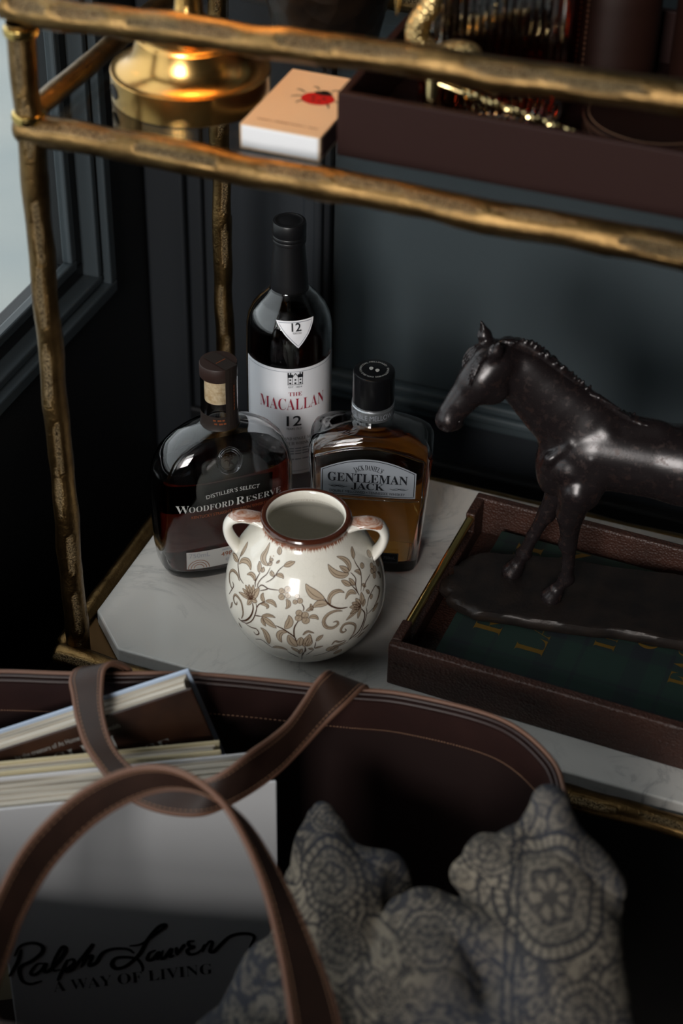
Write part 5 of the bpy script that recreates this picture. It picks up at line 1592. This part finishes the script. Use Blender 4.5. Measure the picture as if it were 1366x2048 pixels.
# --- horse statue; local +x runs back along the body, +y away from the viewer, z as in the room
def horse():
    z0 = BKZ + BT + .0003
    t = tag(empty('horse_statue', (.369, .178, z0), math.radians(8)), 'dark bronze standing horse statue on an oval base in the lower tray', 'statue')
    # muscles read as soft ridges; base slab with a wavy rolled edge
    out = spline([(-.082, -.006), (-.078, -.030), (-.055, -.044), (-.02, -.047), (.03, -.046), (.08, -.043), (.13, -.044), (.18, -.045), (.225, -.040), (.245, -.015), (.245, .015), (.225, .038), (.17, .046), (.1, .048), (.04, .046), (-.02, .045), (-.055, .036), (-.076, .018)], 160, True)
    rng = np.random.RandomState(4)
    s = np.linspace(0, 2 * PI, 160, endpoint=False)
    wv = 1 + .012 * np.sin(s * 9 + 1) + .010 * np.sin(s * 17) + .006 * np.sin(s * 31 + 2)
    rows = []
    for sc, z in ((.965, 0), (.99, .0015), (1.0, .005), (.992, .0085), (.975, .0108), (.95, .0118), (.9, .0121), (.7, .0124), (.4, .0126)):
        c = np.array([.08, 0])
        q = c + (out - c) * [sc if sc > .9 else sc, sc] * (wv[:, None] if sc > .9 else 1)
        zz = z + (.0009 * np.sin(s * 11 + z * 900) + .0006 * np.sin(s * 23)) * (1 if .003 < z < .0112 else 0)
        rows.append([(x, y, max(h, 0)) for (x, y), h in zip(q, zz)])
    mesh('base', *skin(rows), MATS['bronze_base'], t, True)['label'] = 'thin oval bronze ground base'
    d = -z0                                  # room z -> local z
    f = Field((-.115, -.055, .006), (.225, .055, .30), .0013)
    Z = lambda p: (p[0], p[1], p[2] + d)
    C_ = lambda a, b, ra, rb, k=.006, sy=1.0: f.cone(Z(a), Z(b), ra, rb, k, sy)
    # trunk
    C_((.040, 0, .190), (.115, 0, .186), .0345, .0330, .012, .86)
    C_((.115, 0, .186), (.165, 0, .194), .0330, .0335, .012, .88)
    f.ell(Z((.024, 0, .180)), (.030, .027, .036), .012)          # chest
    f.ell(Z((.006, 0, .172)), (.018, .0235, .026), .010)
    f.ell(Z((.006, -.011, .163)), (.0125, .0115, .0175), .006)   # breast muscles
    f.ell(Z((.006, .011, .163)), (.0125, .0115, .0175), .006)
    C_((.052, 0, .214), (.085, 0, .2155), .0125, .010, .012, .7) # withers
    f.ell(Z((.165, 0, .200)), (.034, .030, .031), .012)          # croup
    for s_ in (-1, 1):
        f.ell(Z((.172, s_ * .014, .182)), (.026, .016, .034), .010)
        C_((.046, s_ * .014, .212), (.020, s_ * .0225, .178), .0100, .0115, .0045, .62)   # shoulder blade
        C_((.018, s_ * .0225, .178), (.034, s_ * .0225, .156), .0110, .0125, .0055, .72)  # upper arm
        f.ell(Z((.036, s_ * .0235, .172)), (.015, .0075, .018), .0045)
        C_((.034, s_ * .0105, .2185), (.018, s_ * .0180, .2050), .0038, .0046, .0022)    # shoulder ridge
        C_((.018, s_ * .0180, .2050), (.002, s_ * .0205, .1880), .0046, .0050, .0022)
        C_((.002, s_ * .0205, .1880), (-.001, s_ * .0185, .1760), .0050, .0045, .003)
        C_((.036, s_ * .0245, .1960), (.027, s_ * .0265, .1640), .0048, .0055, .002)     # triceps
        C_((.022, s_ * .0265, .1800), (.024, s_ * .0265, .1560), .0040, .0050, .002)
    # neck: deep at the shoulder, thin at the throat, arched crest
    nk = [((.040, 0, .196), .0350), ((.020, 0, .2110), .0330), ((.000, 0, .2265), .0290), ((-.016, 0, .2410), .0252), ((-.030, 0, .2535), .0222), ((-.045, -.003, .2615), .0185)]
    for (a, ra), (b, rb) in zip(nk[:-1], nk[1:]):
        C_(a, b, ra, rb, .010, .55)
    for s_ in (-1, 1):
        C_((-.020, s_ * .0085, .2420), (.020, s_ * .0135, .196), .0050, .0085, .006, .7)
    # near foreleg
    def leg(pts, k=.004):
        for (a, ra), (b, rb) in zip(pts[:-1], pts[1:]):
            C_(a, b, ra, rb, k)
    leg([((.028, -.021, .160), .0165), ((.024, -.0185, .132), .0115), ((.0255, -.016, .105), .0076)])
    f.ell(Z((.0245, -.016, .0985)), (.0085, .0075, .0095), .003)
    leg([((.0260, -.0155, .094), .0066), ((.0272, -.0145, .075), .0054), ((.0268, -.0140, .060), .0060)], .003)
    f.ell(Z((.0275, -.014, .0575)), (.0074, .0064, .0066), .003)
    leg([((.0255, -.014, .055), .0054), ((.0205, -.014, .0455), .0058)], .003)
    f.cone(Z((.0192, -.014, .0425)), Z((.0160, -.014, .0350)), .0074, .0098, .0015)
    # far foreleg, set forward
    leg([((.018, .020, .158), .0155), ((.010, .017, .130), .0110), ((.0035, .0145, .110), .0080)])
    f.ell(Z((.0020, .0142, .1045)), (.0086, .0076, .0095), .003)
    leg([((-.0005, .014, .099), .0066), ((-.0080, .013, .078), .0055), ((-.0135, .0125, .060), .0060)], .003)
    f.ell(Z((-.0140, .0125, .0570)), (.0074, .0064, .0066), .003)
    leg([((-.0150, .0122, .055), .0054), ((-.0185, .0120, .0465), .0058)], .003)
    f.cone(Z((-.0195, .012, .0430)), Z((-.0230, .012, .0355)), .0074, .0098, .0015)
    # hind legs
    for s_, dx in ((-1, .010), (1, -.012)):
        leg([((.170 + dx * .3, s_ * .017, .175), .024), ((.162 + dx * .6, s_ * .0185, .140), .0165), ((.178 + dx, s_ * .017, .110), .0098)])
        f.ell(Z((.184 + dx, s_ * .0165, .1030)), (.0098, .0074, .0110), .003)
        leg([((.184 + dx, s_ * .0165, .100), .0074), ((.180 + dx, s_ * .016, .076), .0060), ((.177 + dx, s_ * .016, .060), .0066)], .003)
        leg([((.176 + dx, s_ * .016, .056), .0060), ((.170 + dx, s_ * .016, .0460), .0062)], .003)
        f.cone(Z((.169 + dx, s_ * .016, .0430)), Z((.1650 + dx, s_ * .016, .0355)), .0078, .0100, .0015)
    # head, turned a little to the viewer
    H0 = Vector((-.0545, -.006, .2645))
    ax = Vector((-.0360, -.0200, -.0560)).normalized()           # poll -> muzzle
    sd_ = Vector((.45, -.88, .1)); sd_ = (sd_ - ax * ax.dot(sd_)).normalized()   # towards the near cheek
    up_ = ax.cross(sd_).normalized()                             # out of the forehead
    if up_.x > 0: up_ = -up_
    def hp(l, u=0, s=0): return tuple(H0 + (ax * l + up_ * u + sd_ * s) * .88)
    C_(hp(-.004, -.002), hp(.020, -.002), .0185, .0180, .006)
    C_(hp(.016, -.001), hp(.046, .000), .0168, .0108, .006)
    C_(hp(.044, .000), hp(.066, -.001), .0108, .0098, .005)
    C_(hp(.000, .010), hp(.062, .0060), .0092, .0064, .006)       # nose bridge
    f.ell(Z(hp(.070, -.0010)), (.0108, .0104, .0096), .004)      # muzzle
    f.ell(Z(hp(.0675, -.0085)), (.0072, .0068, .0070), .003)     # chin
    for s_ in (-1, 1):
        f.ell(Z(hp(.019, -.0110, s_ * .0085)), (.0145, .0090, .0150), .004)   # cheek
        C_(hp(.018, .0030, s_ * .0150), hp(.044, -.0012, s_ * .0092), .0022, .0017, .0026)   # cheek ridge
        f.ell(Z(hp(.0170, .0072, s_ * .0138)), (.0044, .0038, .0036), .0015)   # eye
        C_(hp(.0115, .0108, s_ * .0128), hp(.0215, .0098, s_ * .0130), .0021, .0016, .0018) # brow
        f.ell(Z(hp(.0770, .0026, s_ * .0068)), (.0026, .0026, .0034), .0015, sub=True)      # nostril
        # ears
        e0 = Vector(hp(-.009, .010, s_ * .0110))
        e1 = e0 + (Vector((.004, -.007, .0185)) if s_ > 0 else Vector((-.0065, .001, .0215)))
        C_(tuple(e0), tuple(e0.lerp(e1, .45)), .0056, .0058, .003)
        C_(tuple(e0.lerp(e1, .45)), tuple(e1), .0058, .0012, .002)
        f.ell(Z(tuple(e0.lerp(e1, .5) + up_ * .0058)), (.0028, .0028, .0062), .0015, sub=True)
    for s_ in (-1, 1):
        f.cone(Z(hp(.0760, -.0050, s_ * .0085)), Z(hp(.0600, -.0052, s_ * .0102)), .0010, .0008, .001, sub=True)
    V, Q = f.mesh()
    b = fast_mesh('horse_body', V, Q, MATS['bronze_patina'], t)
    b['label'] = 'dark bronze horse figure'
    # mane: overlapping cast locks along the crest
    g = Field((-.08, -.035, .20), (.085, .035, .31), .0010)
    cr = spline([(-.054, -.003, .2800), (-.043, -.001, .2835), (-.028, 0, .2815), (-.012, 0, .2720), (.004, 0, .2600), (.020, 0, .2470), (.036, 0, .2350), (.052, 0, .2270), (.066, 0, .2240)], 60)
    rng = np.random.RandomState(9)
    for i in range(0, 60):
        p = cr[i]
        ln = np.interp(i, [0, 12, 30, 45, 59], [.008, .012, .015, .022, .016])
        # locks stand up a little at the crest and fall to the far side
        q = p + np.array([.35 * ln, .0050 + .004 * rng.rand(), .0020 - .7 * ln]) + rng.normal(0, .0009, 3)
        tip = p + np.array([.0020 + .003 * rng.rand(), .0015 * rng.randn(), .0022 + .0030 * rng.rand()])
        g.cone(Z(p - [0, 0, .003]), Z(tip), .0036, .0012, .0010)
        g.cone(Z(p), Z((p + q) / 2 + [.0006, .0020, .0012]), .0034, .0030, .0012)
        g.cone(Z((p + q) / 2 + [.0006, .0020, .0012]), Z(q), .0030, .0011, .0012)
    for i in range(38, 60, 2):
        p = cr[i]
        q = p + np.array([.022 + .006 * rng.rand(), -.0055, -.0050])
        g.cone(Z(p), Z(p * .5 + q * .5 + [0, -.001, .0014]), .0034, .0028, .0010)
        g.cone(Z(p * .5 + q * .5 + [0, -.001, .0014]), Z(q), .0028, .0008, .0010)
    V, Q = g.mesh()
    fast_mesh('mane', V, Q, MATS['bronze_patina'], t)
    # forelock
    h = Field((-.10, -.05, .20), (-.02, .04, .31), .0009)
    for k in range(9):
        s0 = (k - 4) * .0019
        pts = [hp(-.012, .0150, s0), hp(.003, .0200, s0 * 1.9 + .001), hp(.017, .0175, s0 * 2.2 + .002), hp(.0325 - abs(k - 4) * .0018, .0128, s0 * 1.4 + .005)]
        P = spline(pts, 10)
        for j in range(9):
            h.cone(Z(P[j]), Z(P[j + 1]), .0021 - .00016 * j, .0021 - .00016 * (j + 1), .0003)
    V, Q = h.mesh()
    fast_mesh('forelock', V, Q, MATS['bronze_patina'], t)
    # tail
    tl_ = Field((.15, -.03, .03), (.24, .03, .23), .0018)
    rng = np.random.RandomState(2)
    for k in range(10):
        o = rng.normal(0, .0025, 3)
        P = spline([(.190, 0, .212), (.203 + o[0], o[1], .200), (.211 + o[0], o[1] * 2, .165), (.210 + 2 * o[0], o[1] * 2.4, .115 + 4 * o[2])], 10)
        for j in range(9):
            tl_.cone(Z(P[j]), Z(P[j + 1]), .0046 - .0003 * j, .0046 - .0003 * (j + 1), .002)
    V, Q = tl_.mesh()
    fast_mesh('tail', V, Q, MATS['bronze_patina'], t)
horse()

# ------------------------------------------------------------------ leather tote with books and cushion
RIM = [(-.06, -.185, .092), (.016, -.152, .0905), (.072, -.132, .090), (.165, -.096, .090), (.273, -.070, .090), (.327, -.057, .0895), (.401, -.057, .090), (.447, -.082, .090), (.468, -.115, .090),
       (.484, -.16, .088), (.492, -.22, .085), (.488, -.29, .083), (.466, -.36, .094), (.425, -.400, .098), (.36, -.425, .104), (.27, -.450, .112), (.17, -.470, .118), (.06, -.475, .120), (-.03, -.470, .118),
       (-.10, -.44, .125), (-.14, -.365, .110), (-.142, -.285, .1), (-.112, -.220, .093)]
def bag():
    t = tag(empty('tote_bag', (.17, -.26, FZ)), 'dark brown leather tote bag standing open before the cart', 'tote bag')
    off = np.array([.17, -.26, FZ])
    n = 240
    R = spline(RIM, n, True)
    c = R.mean(0)
    def loop(k, z=None, out=0.0):
        q = R.copy()
        q[:, :2] = c[:2] + (R[:, :2] - c[:2]) * k
        T = np.roll(R, -1, 0) - np.roll(R, 1, 0)
        N = np.stack([T[:, 1], -T[:, 0]], 1); N /= np.linalg.norm(N, axis=1)[:, None]
        N *= np.sign(((R[:, :2] - c[:2]) * N).sum(1).mean())
        q[:, :2] += N * out
        if z is not None:
            q[:, 2] = R[:, 2] + z
        return q - off
    H = .09 - FZ
    outer = [loop(.86, -H + .001), loop(.90, -H + .004), loop(.93, -H + .03), loop(.975, -.15, .006), loop(1.0, -.07, .004), loop(1.0, -.012, .0), loop(1.0, -.0008, .0)]
    inner = [loop(1.0, -.0008, -.006), loop(1.0, -.012, -.006), loop(1.0, -.07, -.0005), loop(.975, -.15, .0015), loop(.92, -H + .03), loop(.88, -H + .009), loop(.3, -H + .008)]
    mesh('outer_shell', *skin(outer, True, False), MATS['leather_bag'], t, True)
    mesh('lining', *skin(inner, False, True), MATS['leather_bag_inside'], t, True)
    # layered rim: three folded leather edges with a pale cut line
    def rope(out, z, r, mat, nm):
        q = loop(1.0, z, out)
        q = np.vstack([q, q[:1]])
        return mesh(nm, *tube(q, r, 10, False), MATS[mat], t, True)
    rope(.0002, .0006, .0019, 'leather_edge', 'rim_edge')
    for k, o_ in enumerate((-.0030, -.0062)):
        rope(o_, -.0006 - k * .0022, .0018, 'leather_bag', 'rim_fold')
    # inside facing band and its stitch line
    fb = [loop(1.0, -.004, -.0078), loop(1.0, -.036, -.0078), loop(1.0, -.0365, -.0070)]
    mesh('facing', *skin(fb, False, False), MATS['leather_bag'], t, True)
    q = loop(1.0, -.0335, -.0084); st = []
    for i in range(0, n):
        for f in (.0, .33, .66):
            a = q[i] * (1 - f) + q[(i + 1) % n] * f
            b = q[i] * (1 - f - .18) + q[(i + 1) % n] * (f + .18)
            st.append(tube([a, b], .00035, 4))
    mesh('facing_stitch', *join(*st), MATS['thread'], t)['kind'] = 'stuff'
    # --- handles
    def strap(A, B, nm, th=.0036, lab=None):
        A, B = spline(np.array(A) - off, 130), spline(np.array(B) - off, 130)
        o = mesh(nm, *band(A, B, th), MATS['leather_strap'], t, True)
        o['label'] = lab
        for E_, F_ in ((A, B), (B, A)):
            # raw tan edge
            mesh('raw_edge', *tube(E_, .0022, 8), MATS['leather_edge'], o, True)
        for w in (.11, .89):
            P = A * (1 - w) + B * w
            T = np.gradient(P, axis=0); Nn = np.cross(T, B - A); Nn /= np.linalg.norm(Nn, axis=1)[:, None]
            P2 = spline(P, 390); N2 = spline(Nn, 390)
            sts = []
            for sgn in (1, -1):
                for i in range(0, 388, 3):
                    sts.append(tube([P2[i] + N2[i] * sgn * (th / 2 + .0001), P2[i + 2] + N2[i + 2] * sgn * (th / 2 + .0001)], .00032, 4))
            mesh('stitching', *join(*sts), MATS['thread'], o)['kind'] = 'stuff'
        return o
    FA = FRONT_A; FB = FRONT_B
    strap(FA, FB, 'handle', lab='arched leather handle towards the viewer')
    strap(BACK_A, BACK_B, 'handle', lab='leather handle drooping over the books')
FRONT_A = [(.158, -.462, .06), (.1545, -.448, .092), (.1527, -.4342, .1082), (.1484, -.4007, .1232), (.1473, -.38, .1324), (.1515, -.3473, .1466), (.1667, -.3126, .1604), (.187, -.2878, .1689), (.2087, -.2736, .1723), (.2336, -.2691, .1705), (.2618, -.2761, .1628), (.2873, -.2933, .151), (.3116, -.3171, .1366), (.3328, -.3447, .1214), (.3479, -.3676, .1096), (.3627, -.3933, .0971), (.372, -.415, .075), (.374, -.420, .045)]
FRONT_B = [(.190, -.462, .05), (.176, -.442, .074), (0.1651, -0.4304, 0.0877), (0.1612, -0.3967, 0.1029), (0.1602, -0.3759, 0.1122), (0.1648, -0.3429, 0.1265), (0.1803, -0.308, 0.1404), (0.201, -0.2831, 0.149), (0.2229, -0.2687, 0.1524), (0.2487, -0.2639, 0.1506), (0.2778, -0.2711, 0.1423), (0.3048, -0.2882, 0.1299), (0.3321, -0.3108, 0.1157), (0.3575, -0.3354, 0.1024), (0.3756, -0.3557, 0.0925), (0.3926, -0.3794, 0.0814), (.408, -.398, .066), (.412, -.404, .045)]
BACK_A = [(.1120, -.1085, .045), (.1115, -.1085, .068), (.1092, -.1105, .0895), (.1034, -.1236, .1057), (.1006, -.1361, .108), (.1056, -.151, .104), (.1154, -.1703, .1007), (.1313, -.1918, .0969), (.1488, -.2059, .0930), (.1718, -.2167, .0931), (.1938, -.22, .0958), (.2176, -.2135, .1017), (.2326, -.2028, .1081), (.2441, -.1817, .1127), (.2512, -.1563, .1078), (.2566, -.1354, .1065), (.2595, -.1128, .1083), (.2616, -.0959, .1116), (.2646, -.0830, .1130), (.2650, -.0700, .1040), (.2662, -.0640, .088), (.2674, -.0632, .066)]
BACK_B = [(.0830, -.1205, .045), (.0835, -.1205, .068), (.0820, -.1230, .0895), (.0790, -.1391, .1029), (.0805, -.1518, .1035), (.089, -.1645, .1012), (.1018, -.1834, .0985), (.1185, -.2033, .0960), (.1353, -.2164, .0935), (.1579, -.2309, .0910), (.1793, -.2375, .0890), (.203, -.2364, .0875), (.2253, -.2283, .0870), (.2391, -.2105, .0861), (.2488, -.1853, .0810), (.2581, -.1625, .0810), (.2667, -.1388, .0850), (.2761, -.1157, .0930), (.2863, -.0962, .1010), (.2925, -.0700, .0985), (.2930, -.0600, .0841), (.2940, -.0575, .0624)]
bag()

# --- books standing in the bag, covers towards the viewer
def book(label, P0, yaw, lean, w, h, th, cover, thick=.0024, spine_right=False, pages='page_paper', hang=.003, roll=0.0):
    """P0: top left corner of the front cover; local x along the cover, y down the cover, z out of the cover"""
    a, l = math.radians(yaw), math.radians(lean)
    wd = Vector((math.cos(a), math.sin(a), 0)); nh = Vector((math.sin(a), -math.cos(a), 0)); up = Vector((0, 0, 1))
    dn = nh * math.sin(l) - up * math.cos(l)
    nn = nh * math.cos(l) + up * math.sin(l)
    rr = math.radians(roll)                 # tilt within the cover plane, right end up
    wd, dn = wd * math.cos(rr) - dn * math.sin(rr), dn * math.cos(rr) + wd * math.sin(rr)
    t = tag(empty('book'), label, 'book', 'books in the tote bag')
    # local frame: keep it right-handed by using (x, -down, out)
    m = Matrix((wd, -dn, nn)).transposed().to_4x4()
    m.translation = Vector(P0)
    t.matrix_world = m
    o = mesh('front_cover', *box(0, -h, -thick, w, 0, 0), MATS[cover], t); bevel(o, .0009, 2)
    o2 = mesh('back_cover', *box(0, -h, -th, w, 0, -th + thick), MATS[cover], t); bevel(o2, .0009, 2)
    # pages with a slightly hollow fore edge and thin leaf lines
    nl = int((th - 2 * thick) / .0016)
    parts = []
    for i in range(nl):
        z0 = -th + thick + (th - 2 * thick) * i / nl
        z1 = -th + thick + (th - 2 * thick) * (i + .86) / nl
        u = (i + .5) / nl * 2 - 1
        x1 = w - hang - .003 * (1 - u * u)
        yy = -hang - .0011 * ((i * 7) % 4) / 3
        parts.append(box(.004, -h + hang, z0, x1, yy, z1))
    mesh('page_block', *join(*parts), MATS[pages], t)
    o3 = mesh('spine', *box(-.0012, -h, -th, .0022, 0, 0), MATS[cover], t); bevel(o3, .0012, 2)
    return t, o
rl, rlc = book('large white cover book with black script title, nearest in the tote', (.0697, -.2697, .07), 29.5, 4, .2155, .270, .037, 'book_white')
def on_cover(u, v, eps=.0003):
    return (u, v, eps)
SIG = [[(11.0,148.5),(6.5,162.9),(-1.3,178.1)],[(4.8,155.6),(10.6,144.9),(20.3,143.0),(27.1,147.6),(26.6,154.5),(18.6,162.5),(10.2,167.0),(7.3,172.4),(8.6,184.5),(14.7,189.1),(23.8,187.1)],[(27.1,167.5),(21.4,167.7),(15.8,176.2),(18.8,179.1),(24.9,174.2),(28.7,167.7),(26.4,175.6),(30.4,176.3),(39.3,166.0),(45.0,155.2),(42.9,151.3),(37.3,160.9),(33.2,172.0),(34.4,176.9),(39.3,176.6)],[(45.8,165.9),(41.8,175.8),(35.9,189.1)],[(44.1,167.9),(49.8,166.5),(50.3,171.3),(43.3,178.4),(48.2,178.1),(57.1,166.5),(67.1,151.8),(60.5,164.7),(55.6,176.9)],[(56.5,175.9),(62.0,166.2),(65.3,165.5),(62.2,175.6),(68.1,173.1),(73.6,163.4),(82.0,160.0),(93.3,161.9),(98.7,167.5)],[(95.1,158.7),(104.9,157.9),(116.9,148.2),(124.5,141.3),(123.8,138.9),(118.8,141.5),(110.0,154.1),(102.7,169.3),(92.2,180.6),(83.9,182.8),(80.1,177.4),(83.8,170.9),(92.7,171.2),(100.7,174.9),(104.4,183.9),(104.1,189.8)],[(116.0,166.8),(110.9,169.5),(108.9,176.3),(113.0,176.9),(118.3,169.5),(116.3,176.3),(120.5,175.8)],[(121.7,167.7),(119.6,175.7),(122.9,176.2),(128.3,167.6),(127.1,175.7),(130.4,175.0)],[(132.5,165.9),(132.9,175.5)],[(132.9,174.3),(138.2,165.7),(139.9,164.8)],[(147.5,161.3),(142.5,161.7),(143.2,166.5),(146.4,168.2),(141.3,170.9),(142.8,175.9),(148.6,175.7),(152.9,171.6)],[(155.6,166.1),(152.8,175.2)],[(153.7,172.9),(158.9,164.3),(161.4,165.9),(159.4,175.1),(162.7,175.6),(168.8,168.3),(175.6,161.1),(183.9,158.9),(192.2,160.7),(195.4,165.5),(191.1,176.6)]]
strk = []
for s in SIG:
    strk.append(ribbon2d([(x / 1000, -y / 1000) for x, y in s], .0036, 8 * len(s)))
mesh('script_title', *place(join(*strk), lambda u, v: (u, v, .0003)), MATS['ink_black'], rl)['label'] = 'black brush script title'
mesh('serif_title', *place(shift(text2d(serif('A WAY OF LIVING'), .0122, .1284, -.010, maxedge=.02), .0963, -.2015), lambda u, v: (u, v, .0003)), MATS['ink_black'], rl)
book('thin cream backed book in the middle of the tote books', (.0139, -.2572, .0700), 29.5, 4, .2200, .250, .0135, 'book_cream')
en, enc = book('dark jacket book with pale blue back leaning behind the others', (-.0193, -.2490, .0467), 29.5, 4, .2350, .258, .026, 'book_jacket', roll=16.17)
for ch_ in en.children:
    if ch_.name.startswith('back_cover'):
        ch_.data.materials[0] = MATS['book_blue']
tx = [shift(text2d('by the creators of At Home in the Cotswolds', .0046, .0850, maxedge=.02), .1300, -.0142)]
tx2 = [shift(text2d(serif('ENGLISH'), .0144, .0755, -.012, maxedge=.02), .1270, -.0341)]
mesh('title_lettering', *place(shift(text2d(serif('HOUSE'), .0144, .0620, -.012, maxedge=.02), .1720, -.0540), lambda u, v: (u, v, .0003)), MATS['ink_white'], en)
mesh('small_lettering', *place(join(*tx), lambda u, v: (u, v, .0003)), MATS['ink_white'], en)
mesh('title_lettering', *place(join(*tx2), lambda u, v: (u, v, .0003)), MATS['ink_white'], en)

# --- paisley cushion pushed into the bag
def cushion():
    t0 = (.43, -.27, FZ + .012)
    f = Field((.255, -.40, -.225), (.585, -.135, .175), .0013)
    C_ = f.cone
    C_((.3020, -.184, .070), (.330, -.232, .038), .0120, .0420, .010)
    C_((.330, -.232, .038), (.368, -.300, .012), .0420, .0540, .010)
    f.ell((.350, -.212, .030), (.040, .030, .045), .010)
    C_((.470, -.172, .138), (.490, -.225, .088), .0110, .0400, .010)
    C_((.470, -.172, .136), (.452, -.205, .108), .0090, .0180, .006)
    C_((.482, -.182, .124), (.516, -.205, .100), .0100, .0200, .006)
    C_((.490, -.225, .088), (.512, -.300, .048), .0400, .0600, .012)
    C_((.434, -.213, .098), (.474, -.226, .098), .0235, .0260, .0045)      # folded corner
    C_((.405, -.256, .062), (.428, -.312, .060), .0320, .0430, .0045)      # front roll
    C_((.405, -.256, .064), (.462, -.262, .078), .0300, .0280, .006)
    C_((.335, -.318, .020), (.500, -.345, .035), .052, .058, .012)
    C_((.315, -.300, .020), (.318, -.352, .006), .0240, .0460, .008)
    f.ell((.425, -.275, -.10), (.085, .075, .125), .02)
    # deep chop between the two corners
    C_((.392, -.200, .095), (.388, -.246, .030), .030, .014, .010, sub=True)
    V, Q = f.mesh()
    # soft creases in the cloth
    P = V.astype(np.float64)
    N = np.zeros_like(P)
    fn = np.cross(P[Q[:, 2]] - P[Q[:, 0]], P[Q[:, 3]] - P[Q[:, 1]])
    for k in range(4):
        np.add.at(N, Q[:, k], fn)
    N /= np.linalg.norm(N, axis=1)[:, None] + 1e-12
    w = np.sin(P[:, 0] * 95 + 2.2 * np.sin(P[:, 2] * 42)) * np.sin(P[:, 2] * 50 + P[:, 1] * 60 + 1) * .0024
    w += np.abs(np.sin(P[:, 0] * 26 + P[:, 2] * 48 + 1.8 * np.sin(P[:, 1] * 30))) ** .6 * .0034 - .0024
    w += np.sin(P[:, 0] * 40 - P[:, 1] * 90 + 3 * np.sin(P[:, 2] * 25)) * .0011
    V = P + N * w[:, None]
    # woven pattern, laid out in the cushion's own flat coordinates
    ax = np.array([.94, .34, 0.]); dn = np.array([.20, -.55, -.81])
    u = (P - P.mean(0)) @ ax; v = (P - P.mean(0)) @ dn
    def h2(i, j, k=0):
        return (np.sin(i * 127.1 + j * 311.7 + k * 74.7) * 43758.5453) % 1
    def cells(u, v, s):
        i, j = np.floor(u / s), np.floor(v / s)
        d = np.full(u.shape, 9.0); idn = np.zeros(u.shape)
        for di in (-1, 0, 1):
            for dj in (-1, 0, 1):
                ci, cj = i + di, j + dj
                px, py = (ci + .2 + .6 * h2(ci, cj)) * s, (cj + .2 + .6 * h2(ci, cj, 1)) * s
                q = np.hypot(u - px, v - py) / s
                m = q < d
                d = np.where(m, q, d); idn = np.where(m, h2(ci, cj, 2), idn)
        return d, idn
    uu = u + .005 * np.sin(v * 60) + .002 * np.sin(v * 190); vv = v + .005 * np.sin(u * 70 + 1) + .002 * np.sin(u * 210)
    d0, i0 = cells(uu, vv, .026); d1, i1 = cells(uu, vv, .0115); d2, i2 = cells(uu, vv, .0042)
    big = .5 + .25 * np.sin(u * 38 + 2 * np.sin(v * 25)) + .25 * np.sin(v * 44 + 1.5 * np.sin(u * 30))
    # ground: dark cloth with small light rings, dots and curls
    val = .08 + .34 * (np.abs(d1 - .30) < .11) + .30 * (d2 < .27) * (i2 > .35) + .20 * (d1 < .10)
    val = np.where(i0 > .55, .62 - val * .85, val)                     # some fields are woven light on dark, some dark on light
    val = np.where(np.abs(d0 - .52) < .035, .05, val)                  # dark outlines of the fields
    val *= .55 + .75 * big
    MOT = [(.486, -.232, .118, .036), (.512, -.205, .132, .015), (.440, -.222, .125, .019), (.330, -.235, .070, .022), (.312, -.200, .085, .012), (.418, -.285, .098, .020), (.528, -.300, .09, .022), (.36, -.33, .05, .020), (.47, -.35, .08, .024), (.35, -.275, .06, .014), (.395, -.31, .07, .013)]
    m0 = P.mean(0)
    for k, (x, y, z, R_) in enumerate(MOT):
        q = np.array([x, y, z]) - m0
        du, dv = u - q @ ax, v - q @ dn
        r = np.hypot(du, dv * (1.0 + .22 * (k % 3))); an = np.arctan2(dv, du)
        ph = r / R_ + .06 * (1 if k % 2 else -1) * an / PI + .03 * np.sin(an * 6 + k)
        pet = np.sin(an * (40 if R_ > .03 else 24))
        fine = .30 * (d2 < .34)
        ring = np.where(ph > .82, .14 + .40 * (pet > -.45), np.where(ph > .74, .06, np.where(ph > .52, .20 + fine, np.where(ph > .47, .44, np.where(ph > .34, .05 + .6 * fine, np.where(ph > .14, .12 + .34 * (np.sin(an * 7 + k) > -.2), .10))))))
        val = np.where((ph > .98) & (ph < 1.06), .04, np.where(ph <= .98, ring, val))
    # twin dark lines running down the near corner
    for o_ in (-.150, -.142, .046, .052):
        val = np.where(np.abs(u - o_ - .006 * np.sin(v * 30)) < .0011, .02, val)
    val = np.clip(val, 0, .8)[:, None]
    dark, light = np.array(lin(18, 20, 27)[:3]), np.array(lin(142, 132, 116)[:3])
    blue = np.array(lin(32, 39, 54)[:3])
    cool = np.clip((.6 - big) * 3, 0, 1)[:, None]
    col = dark * (1 - cool * .6) + blue * cool * .6
    col = col * (1 - val) + light * val
    o = fast_mesh('cushion', V - np.array(t0), Q, MATS['woven_paisley'], None, {'weave': col})
    o.location = t0
    tag(o, 'crumpled navy and beige paisley cushion stuffed into the tote', 'cushion')
cushion()
